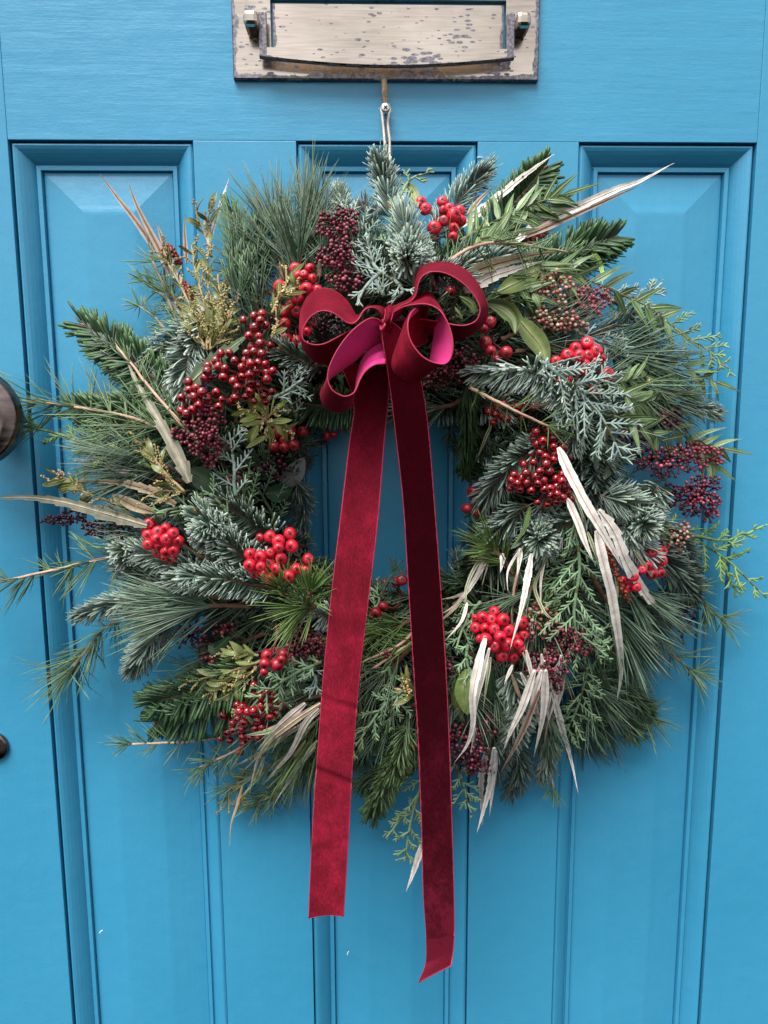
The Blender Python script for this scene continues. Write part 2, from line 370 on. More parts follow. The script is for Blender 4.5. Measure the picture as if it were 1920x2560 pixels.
# four-sided plate around the flap opening
lp = MB()
def rgrid(mb, x0, x1, z0, z1, y, ex, nx, nz, edgew=.010):
    xs = np.linspace(x0, x1, nx); zs = np.linspace(z0, z1, nz); X, Z = np.meshgrid(xs, zs)
    e = np.minimum.reduce([X-ex[0], ex[1]-X, Z-ex[2], ex[3]-Z]); r = .62*np.clip(1-e/edgew, 0, 1)
    i = np.arange(nz-1)[:, None]*nx; j = np.arange(nx-1)[None]
    mb.add(np.stack([X, np.full_like(X, y), Z], -1), np.stack([i+j, i+j+1, i+nx+j+1, i+nx+j], -1).reshape(-1, 4), None, np.stack([r.ravel()]*3, -1))
EX = (lx0, lx1, lz0, lz1); YP = -.005
fxa, fxb, fza, fzb = fx0-.0016, fx1+.0016, lz0+.020, fz1+.0028
rgrid(lp, lx0, fxa, lz0, lz1, YP, EX, 14, 40); rgrid(lp, fxb, lx1, lz0, lz1, YP, EX, 14, 40)
rgrid(lp, fxa, fxb, lz0, fza, YP, EX, 80, 10); rgrid(lp, fxa, fxb, fzb, lz1, YP, EX, 80, 10)
b_ = .0008
rim = [(lx0, lz0), (lx1, lz0), (lx1, lz1), (lx0, lz1)]; rb = [(lx0-b_, lz0-b_), (lx1+b_, lz0-b_), (lx1+b_, lz1+b_), (lx0-b_, lz1+b_)]
Wv = [(a, YP, b) for a, b in rim]+[(a, YP+b_, b) for a, b in rb]+[(a, 0.001, b) for a, b in rb]
lp.add(Wv, [(k+4*l, k+4+4*l, (k+1) % 4+4+4*l, (k+1) % 4+4*l) for k in range(4) for l in range(2)], None, (.5,)*3)
hr = [(fxa, fza), (fxb, fza), (fxb, fzb), (fxa, fzb)]
Wv = [(a, YP, b) for a, b in hr]+[(a, -.0002, b) for a, b in hr]
lp.add(Wv, [(k, (k+1) % 4, (k+1) % 4+4, k+4) for k in range(4)], None, (.1,)*3)
plate = lp.build('letter_plate', BRASS, door, smoothf=False)
bpf = MB(); box(bpf, fx0, fx1, -.0028, -.0002, fza+.001, fz1, .0003, (.0,)*3)
fg = MB(); rgrid(fg, fx0, fx1, fza+.001, fz1, -.0030, (fx0, fx1, fza-.02, fz1+.02), 90, 30, .006)
fg.add([(fx0, -.0030, fz1), (fx1, -.0030, fz1), (fx1, -.0003, fz1), (fx0, -.0003, fz1)], [(0, 1, 2, 3)])
fg.build('flap', BRASS, plate, smoothf=False)
# curved pull bar of the knocker, standing off the plate
mb = MB(); ax0, _ = pz(648, 140, .017); ax1, _ = pz(1286, 140, .017); K = 60
_, bz_top = pz(960, 119, .0165); _, bz_end = pz(648, 143, .0165); _, bz_mid = pz(960, 166, .0165)
xs = np.linspace(ax0, ax1, K); uu = (xs-ax0)/(ax1-ax0); zlow = bz_end+(bz_mid-bz_end)*np.sin(PI*uu)**1.0
ring = []
yf, yb = -.0165, -.0125
rows = [(yb, bz_top+0*xs, .2), (yf, bz_top+0*xs-.0003, .2), (yf, bz_top*.5+zlow*.5, .0), (yf, zlow+.0012, .42), (yf+.0006, zlow, .5), (yb, zlow+.0002, .5)]
V = np.array([[(x, y, z) for x, z in zip(xs, zz)] for y, zz, _ in rows]).reshape(-1, 3)
cc = np.array([[r+(.35*max(0, 1-min(u, 1-u)/.05) if y == yf else 0) for u in uu] for y, _, r in rows]).ravel()
i = np.arange(len(rows)-1)[:, None]*K; j = np.arange(K-1)[None]
mb.add(V, np.stack([i+j, i+j+1, i+K+j+1, i+K+j], -1).reshape(-1, 4), None, np.stack([cc]*3, -1))
pull = mb.build('pull', BRASS, plate, smoothf=False)
_, az1 = pz(660, 32, .014); arm_w = pz(667, 100, .0165)[0]-ax0
for s, xx in ((0, ax0), (1, ax1-arm_w)):
    boxobj('pull_arm', xx, xx+arm_w, yf-.0001, yb, bz_end+.0009, az1, BRASS, plate, .0005)
for (cx_, cy_, sx) in ((626, 42, 1), (1311, 46, -1)):
    bx, bz = pz(cx_, cy_, .026)
    mb = MB(); box(mb, bx-.0055, bx+.0055, -.0262, YP, bz-.0055, bz+.0055, .0032, (.36,)*3); mb.build('pivot_block', BRASS, plate, smoothf=False)
    xa, xb = (bx+.004, ax0+.003) if sx > 0 else (ax1-.003, bx-.004)
    mb = MB(); tube(mb, [(xa, -.0135, bz-.001), ((xa+xb)/2, -.0135, bz-.001), (xb, -.0135, bz-.001)], .003, .003, (.3,)*3, 12); mb.build('pivot_pin', BRASS, plate)

# turned door knob and keyhole cover at the left edge -----------------------
def lathe(name, prof, cen, m, parent, seg=72):
    mb = MB(); n = len(prof); ang = np.arange(seg)*2*PI/seg
    V = np.array([[(cen[0]+r*math.cos(a), -h, cen[1]+r*math.sin(a)) for a in ang] for r, h in prof]).reshape(-1, 3)
    i = np.arange(n-1)[:, None]*seg; j = np.arange(seg)[None]; j2 = (j+1) % seg
    mb.add(V, np.stack([i+j, i+seg+j, i+seg+j2, i+j2], -1).reshape(-1, 4)); return mb.build(name, m, parent)
kx, kz = pz(-66, 1043, .05)
kp = [(a*1.22, b) for a, b in [(.0125, 0), (.013, .0015), (.0125, .004), (.010, .007), (.0088, .014), (.009, .024), (.012, .032), (.021, .038), (.0280, .0435), (.0305, .050), (.0290, .057), (.0278, .0586), (.0274, .0584), (.0230, .0625), (.0215, .0628), (.0205, .0622), (.0120, .0655), (.0100, .0657), (.0092, .0650), (.004, .0662), (.0001, .0664)]]
lathe('door_knob', kp, (kx, kz), BRONZE, door)
ex, ez = pz(-20, 1869, .004)
esc = lathe('keyhole_cover', [(.0125, 0), (.0132, .001), (.0130, .0032), (.0122, .0040), (.0100, .0043), (.006, .0046), (.0001, .0047)], (ex, ez), BRONZE, door, 48)
# small off-white flecks stuck on the paint
FLECK, _, _ = mat('off_white_fleck', .6, .3, base=(.75, .8, .72))
for (x, y, a, l) in ((252, 2328, .5, .0024), (869, 2382, .1, .0022), (1201, 393, 1.4, .0028)):
    p = P(x, y, -.006 if y > 400 else .0005); mb = MB()
    q = [p+np.array([math.sin(a+.4*k*.3)*l*(k-2)*.5, -.0004, math.cos(a+.4*k*.3)*l*(k-2)*.5]) for k in range(5)]
    tube(mb, q, .0005, .0003, (1, 1, 1), 6); mb.build('paint_fleck', FLECK, door)

# screw and twine ------------------------------------------------------------
sx_, sz_ = pz(964, 271, .012)
screw = lathe('hanging_screw', [(.0015, -.004), (.0015, .0105), (.0017, .0110), (.0033, .0125), (.0036, .0132), (.0033, .0138), (.0022, .0141), (.0001, .01415)], (sx_, sz_), STEEL, door, 32)
mb = MB()
for a in (rad(45), rad(135)):
    c, s = math.cos(a)*.0017, math.sin(a)*.0017; n_ = (-math.sin(a)*.00045, math.cos(a)*.00045)
    q = [(sx_-c-n_[0], -.01428, sz_-s-n_[1]), (sx_+c-n_[0], -.01428, sz_+s-n_[1]), (sx_+c+n_[0], -.01428, sz_+s+n_[1]), (sx_-c+n_[0], -.01428, sz_-s+n_[1])]
    q = [(x, y-(.00004 if a > 1 else 0), z) for x, y, z in q]
    mb.add(q, [(0, 1, 2, 3)])
mb.build('cross_slot', DARK, screw, smoothf=False)

twine = empty('hanging_twine', label='loop of frayed jute twine looped over the screw under the letter plate', cat='twine')
def strand(mb, pts, r, col, twist=2, turns=18):
    pts = smooth(pts, 90); t = nrm(np.gradient(pts, axis=0)); a = nrm(np.cross(t, [0.1, -1, .1])); b = np.cross(t, a)
    for k in range(twist):
        ph = np.linspace(0, turns*2*PI, 90)+k*2*PI/twist
        off = r*.42*(np.cos(ph)[:, None]*a+np.sin(ph)[:, None]*b)
        tube(mb, pts+off, r*.66, r*.66, col, 6, wob=.05)
def fuzz(mb, pts, n, col, L=.004):
    pts = smooth(pts, 50); k = R.randint(0, 50, n); d = nrm(R.randn(n, 3)*[1, .8, .8])
    needles(mb, pts[k], d, nrm(R.randn(n, 3)), L*(.3+R.rand(n)), .00016, .4*R.randn(n), jit(col, n), jit(col, n), jit(col, n), (1, .9, .6))
JC, JD = (.78, .68, .58), (.30, .215, .14)
def tw(name, pts, r, col, n, L=.004, twist=2, turns=18):
    mb = MB(); p = [P(*q) for q in pts]; strand(mb, p, r, col, twist, turns); fuzz(mb, p, n, col, L); return mb.build(name, TWINE, twine)
tw('cord', [(955, 285, .006), (958, 315, .008), (961, 350, .010), (963, 385, .012), (966, 420, .018), (970, 470, .03)], .00095, JC, 40)
tw('cord', [(972, 285, .006), (970, 312, .008), (974, 350, .010), (974, 385, .012), (977, 420, .018), (978, 470, .03)], .00095, JC, 40)
tw('cord_loop', [(955, 288, .006), (953, 275, .006), (957, 262, .005), (964, 258, .005), (971, 262, .005), (975, 275, .006), (972, 288, .006)], .0009, JC, 10)
tw('knot', [(965, 262, .007), (962, 240, .008), (961, 220, .009), (960, 200, .009)], .0021, JD, 90, .005, 3, 5)
tw('cord_tail', [(962, 300, .004), (965, 340, .005), (967, 380, .009), (970, 430, .015)], .0005, JD, 40, .005)

# ================================================================== THE WREATH
wreath = empty('christmas_wreath', label='large evergreen wreath with red berries and dried leaves hanging on the blue door', cat='wreath')
# moss-bound ring that everything is wired into
mb = MB(); K, S = 120, 20
cen = P(972, 1242, .03); Vv = []
for a in np.linspace(0, 2*PI, K, endpoint=False):
    rr = .128; tr = .036+.004*math.sin(a*7)
    for b in np.linspace(0, 2*PI, S, endpoint=False):
        q = tr*(1+.10*R.randn())
        r_ = rr+q*math.cos(b)*1.15; Vv.append((cen[0]+r_*math.cos(a), -.032-q*.75*math.sin(b), cen[2]+r_*math.sin(a)*.97))
i = np.arange(K)[:, None]*S; j = np.arange(S)[None]; i2 = (i+S) % (K*S); j2 = (j+1) % S
mb.add(Vv, np.stack([i+j, i+j2, i2+j2, i2+j], -1).reshape(-1, 4)); mb.build('moss_ring', MOSS, wreath)

# palettes: (top, underside, tip)
PAL = {
 'noble': ((.034, .070, .044), (.20, .27, .215), (.36, .45, .38)),
 'pale':  ((.07, .12, .09), (.44, .53, .47), (.52, .61, .55)),
 'grey':  ((.016, .034, .023), (.075, .112, .090), (.13, .18, .145)),
 'dark':  ((.015, .052, .013), (.085, .14, .082), (.070, .145, .048)),
 'green': ((.036, .092, .022), (.13, .21, .09), (.19, .29, .10)),
 'pine':  ((.026, .066, .038), (.13, .195, .135), (.20, .28, .19)),
 'pined': ((.026, .064, .030), (.095, .145, .092), (.13, .195, .105)),
 'pineg': ((.055, .115, .022), (.14, .22, .07), (.22, .30, .10)),
 'sparse': ((.050, .112, .038), (.14, .21, .10), (.22, .32, .13)),
}
def sprig(name, pts, dh, fn, twigcol, r0=.0014, r1=.0007, parent=None, label=None, m=None, **kw):
    p = path3(pts, dh, 28); p += np.cumsum(R.randn(28, 3)*.00016, 0)
    mt = MB(); tube(mt, p, r0, r1, twigcol, 6, wob=.08)
    tip = p[-1]
    root = mt.build(name, BARK, parent or wreath, label=label)
    mb = MB(); fn(mb, p, **kw); mb.build('needles' if m is None else 'foliage', m or NEEDLE, root, kind='stuff')
    return root

def fir_fn(mb, p, pal='noble', L=.016, W=.0017, dens=1.0, phi=150, flat=False, droop=0, start=.0, spread=(70, 30), tipb=True):
    top, bot, tip = PAL[pal]; t, n, b = frames(p)
    if pal == 'dark': dens, W = dens*.78, W*1.08
    else: L = L*.96
    ln = np.linalg.norm(np.diff(p, axis=0), axis=1).sum(); Nn = int(ln*2250*dens*(1-start))+20; W = W*1.12; L = L*.92
    u = start+(1-start)*np.clip((np.arange(Nn)+.9*R.rand(Nn))/Nn, 0, 1)**.95; base = samp(p, u); tt, nn, bb = nrm(samp(t, u)), nrm(samp(n, u)), nrm(samp(b, u))
    if flat:
        sgn = np.where(R.rand(Nn) < .5, -1, 1); ph = sgn*np.radians(78+14*R.randn(Nn)-12*R.rand(Nn))
    else:
        sg_ = np.where(np.arange(Nn) % 2 == 0, 1, -1); mg = np.where(R.rand(Nn) < .72, 38+52*R.rand(Nn), phi*R.rand(Nn)); ph = np.radians(sg_*np.minimum(mg, phi))
    a = np.radians(spread[0]+(spread[1]-spread[0])*np.clip((u-.45)/.55, 0, 1)**1.6+5*R.randn(Nn))
    rdl = np.cos(ph)[:, None]*nn+np.sin(ph)[:, None]*bb
    d = np.cos(a)[:, None]*tt+np.sin(a)[:, None]*rdl+droop*np.array([0, 0, -1])
    up = rdl*-.0+tt*.8+nn*.5 if not flat else nn
    Ln = L*(1-.35*np.clip((u-.75)/.25, 0, 1)*R.rand(Nn))*(.82+.3*R.rand(Nn))
    bend = (.16+.09*R.randn(Nn)) if not flat else (.05+.05*R.randn(Nn))
    ct, cb, ci = jit(top, Nn, .2), jit(bot, Nn, .15), jit(tip, Nn, .18)
    needles(mb, base, d, up, Ln, W*(.85+.3*R.rand(Nn)), bend, ct, cb, ci, (.5, .9, 1.0, 1.0, .62), .42)
    if tipb:
        bc = jit((.22, .10, .05), 4); dd = nrm(t[-1]+.45*R.randn(4, 3))
        needles(mb, np.tile(p[-1], (4, 1)), dd, R.randn(4, 3), .0042, .0024, 0, bc, bc, bc, (.7, 1, .9, .4), .9)

def pine_fn(mb, p, pal='pine', L=.07, W=.00105, n=190, start=.35, spread=(34, 9), droop=.12, side=70, bend=.0):
    top, bot, tip = PAL[pal]; t, nn_, b = frames(p); n = int(n*.95); W = W*1.18
    k = max(4, n//3); u0 = start+(1-start)*R.rand(k)**.8; u = np.repeat(u0, 3); Nn = len(u)
    base = samp(p, u); tt, nn, bb = nrm(samp(t, u)), nrm(samp(nn_, u)), nrm(samp(b, u))
    ph = np.repeat(np.radians(R.uniform(-1, 1, k)*side+90*np.sign(R.randn(k))*(R.rand(k) < .75)), 3)+.12*R.randn(Nn)
    a = np.repeat(np.radians(spread[0]*(1-u0)+spread[1]+10*np.abs(R.randn(k))), 3)+.07*R.randn(Nn)
    rdl = np.cos(ph)[:, None]*nn+np.sin(ph)[:, None]*bb
    d = np.cos(a)[:, None]*tt+np.sin(a)[:, None]*rdl
    up = nrm(np.array([0, 0, -1.0])+.5*R.randn(Nn, 3))
    needles(mb, base, d, up, L*(.6+.45*R.rand(Nn)), W*(.85+.3*R.rand(Nn)), droop*(.4+R.rand(Nn))+.08*R.randn(Nn)+bend,
            jit(top, Nn, .2), jit(bot, Nn, .2), jit(tip, Nn, .2), (.8, 1, 1, .95, .85, .6, .12), .55)

def sparse_fn(mb, p, pal='sparse', L=.032, W=.00092, gap=.006, per=5, spread=52, tuft=12):
    top, bot, tip = PAL[pal]; t, nn_, b = frames(p)
    ln = np.linalg.norm(np.diff(p, axis=0), axis=1).sum(); k = max(3, int(ln/gap))
    u = np.repeat(np.clip((np.arange(k)+.4*R.randn(k))/k, 0, 1), per); Nn = len(u)
    base = samp(p, u); tt, nn, bb = nrm(samp(t, u)), nrm(samp(nn_, u)), nrm(samp(b, u))
    ph = np.repeat(R.uniform(-PI, PI, k), per)+.35*R.randn(Nn); a = np.radians(spread+13*R.randn(Nn))
    d = np.cos(a)[:, None]*tt+np.sin(a)[:, None]*(np.cos(ph)[:, None]*nn*.75+np.sin(ph)[:, None]*bb)
    base = np.vstack([base, np.tile(p[-1], (tuft, 1))]); d = np.vstack([d, t[-1]+.52*R.randn(tuft, 3)]); Nt = Nn+tuft
    ct = jit(top, Nt, .2); ct[Nn:] *= [1.5, 1.5, 1.0]
    needles(mb, base, d, R.randn(Nt, 3), L*(.55+.6*R.rand(Nt)), W, .10*R.randn(Nt), ct, jit(bot, Nt), jit(tip, Nt), (.9, 1, 1, .85, .15), .6)

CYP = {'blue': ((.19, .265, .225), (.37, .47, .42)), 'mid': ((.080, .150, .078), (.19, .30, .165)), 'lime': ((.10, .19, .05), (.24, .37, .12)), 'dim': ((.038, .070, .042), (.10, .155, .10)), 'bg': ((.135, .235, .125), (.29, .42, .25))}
def cyp_fn(mb, p, pal='mid', L=.030, W=.0014, gap=.0045, sub=.0042, subL=.0065, flatness=.25, tiplime=0, ang=46):
    c0, c1 = CYP[pal]; t, nn_, b = frames(p); c0, c1 = np.array(c0), np.array(c1)
    tube(mb, p, .0014, .0007, c0*.9, 6, c1, wob=.12)
    ln = np.linalg.norm(np.diff(p, axis=0), axis=1).sum(); k = max(4, int(ln/gap)); u = (np.arange(k)+.5+.25*R.randn(k))/k; u = np.clip(u, .02, .99)
    sg = np.where(np.arange(k) % 2 == 0, 1, -1)*1.0
    base = samp(p, u); tt, nn, bb = nrm(samp(t, u)), nrm(samp(nn_, u)), nrm(samp(b, u))
    a = np.radians(ang+9*R.randn(k)); lat = nrm(bb*sg[:, None]+nn*flatness*R.randn(k)[:, None]+nn*.12)
    d = nrm(np.cos(a)[:, None]*tt+np.sin(a)[:, None]*lat); Ls = L*(.35+.65*np.sin(PI*np.clip(u*.85+.12, 0, 1)))*(.75+.4*R.rand(k))*(1-.45*np.clip((u-.7)/.3, 0, 1))
    up = nrm(nn+.25*R.randn(k, 3))
    lime = np.array([.34, .48, .14])
    def cols(N_, uu):
        m = (np.clip((uu-.55)/.45, 0, 1)*tiplime)[:, None]; base_c = jit(c0, N_, .15)*(1-m)+lime*.8*m; return base_c, jit(c1, N_, .12)*(1-m)+lime*m
    ca, cb = cols(k, u)
    bnd = .10*R.randn(k)
    needles(mb, base, d, up, Ls, W*1.08, bnd, ca*.45+cb*.55, ca, cb, (.8, .95, .95, .85, .7, .25), .85)
    # second order shoots
    B, DD, LL, UU, U0 = [], [], [], [], []
    for i in range(k):
        m_ = int(Ls[i]/sub)
        for j in range(1, m_+1):
            f = j/(m_+1.0)
            for s in ((1, -1) if R.rand() < .55 else (R.choice([1, -1]),)):
                pos = base[i]+d[i]*Ls[i]*f*(1-.15*abs(bnd[i])*f)+up[i]*Ls[i]*bnd[i]*f*f
                sd = np.cross(d[i], up[i])
                DD.append(d[i]*.78+sd*s*.62+up[i]*.25*R.randn()); B.append(pos); LL.append(subL*(1.15-.55*f)*(.6+.6*R.rand())); UU.append(up[i]+.3*R.randn(3)); U0.append(min(1, u[i]*.5+f*.6))
    if B:
        q = len(B); ca, cb = cols(q, np.array(U0))
        needles(mb, np.array(B), np.array(DD), np.array(UU), np.array(LL), W*.95, .12*R.randn(q), ca*.45+cb*.55, ca, cb, (.85, 1, .95, .8, .3), .85)

TW = {'tan': (.52, .33, .24), 'brown': (.14, .075, .045), 'green': (.10, .11, .04), 'dk': (.05, .035, .025), 'gy': (.20, .17, .13)}
def fir(pts, dh=.0, **kw): sprig('fir_sprig', D(*pts), dh, fir_fn, TW['brown'], **kw)
def pine(pts, dh=.0, **kw): sprig('pine_sprig', D(*pts), dh, pine_fn, TW['brown'], r0=.002, r1=.0016, **kw)
def larch(pts, dh=.0, tw='tan', r0=.0013, r1=.0009, **kw): sprig('long_needled_twig', D(*pts), dh, sparse_fn, TW[tw], r0=r0, r1=r1, **kw)
def cyp(pts, dh=.0, **kw): sprig('cypress_sprig', D(*pts), dh, cyp_fn, TW['green'], m=SCALE, r0=.0013, r1=.0006, **kw)

# --- under-layer that fills the ring, radiating and sweeping round ------------
CX, CY = 845, 1074
def fill():
    kinds = ['grey', 'dark', 'noble', 'grey', 'dark', 'pined', 'pine', 'green']
    n = 0
    for ring, (ra, rb, cnt, dh) in enumerate(((225, 420, 26, -.022), (330, 560, 34, -.020), (400, 610, 30, -.012), (215, 340, 22, -.012))):
        for i in range(cnt):
            a = 2*PI*(i+.5*R.rand())/cnt+ring*.3; a2 = a+R.uniform(.05, .5)*(1 if R.rand() < .8 else -1)
            k = kinds[R.randint(len(kinds))]
            x0, y0 = CX+ra*math.cos(a), CY+ra*math.sin(a); rb2 = rb*R.uniform(.84, 1.0)
            if -2.4 < a2-2*PI*(a2 > PI) < -.6: rb2 *= 1.0
            x1, y1 = CX+rb2*math.cos(a2), CY+rb2*math.sin(a2)*.98
            if k.startswith('pin'): pine([(x0, y0), (x1*.7+x0*.3, y1*.7+y0*.3)], dh, pal=k, L=.05, n=75, start=.1)
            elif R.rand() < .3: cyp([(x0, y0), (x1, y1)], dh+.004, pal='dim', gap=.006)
            else: fir([(x0, y0), ((x0+x1)/2+R.randn()*10, (y0+y1)/2+R.randn()*10), (x1, y1)], dh, pal=k, L=R.uniform(.014, .021), dens=.62, flat=R.rand() < .4, tipb=False)
    for i in range(46):
        a = 2*PI*(i+R.rand())/46; k = ('pine', 'pined', 'grey', 'pine', 'sparse', 'noble')[R.randint(6)]; ra, rb = R.uniform(330, 420), R.uniform(520, 600)
        x0, y0 = CX+ra*math.cos(a), CY+ra*math.sin(a); a2 = a+R.uniform(-.12, .35); x1, y1 = CX+rb*math.cos(a2), CY+rb*.98*math.sin(a2)
        if k == 'sparse': larch([(x0, y0), (x1, y1)], -.004, tw='gy', per=5, gap=.005)
        elif k.startswith('pin'): pine([(x0, y0), (x1*.6+x0*.4, y1*.6+y0*.4)], -.008, pal=k, L=.05, n=90, start=.05)
        else: fir([(x0, y0), (x1, y1)], -.008, pal=k, L=.018, dens=.8, tipb=False)
    # short shoots on the inner rim
    for i in range(30):
        a = 2*PI*(i+.6*R.rand())/30; x0, y0 = CX-12+265*math.cos(a), CY+8+262*math.sin(a)
        a2 = a+R.uniform(-.6, .6); x1, y1 = CX-12+198*math.cos(a2), CY+10+190*math.sin(a2)
        fir([(x0, y0, .045), (x1, y1, .018)], 0, pal=['grey', 'dark', 'dark', 'noble'][R.randint(4)], L=.013, dens=.6, tipb=False)
fill()

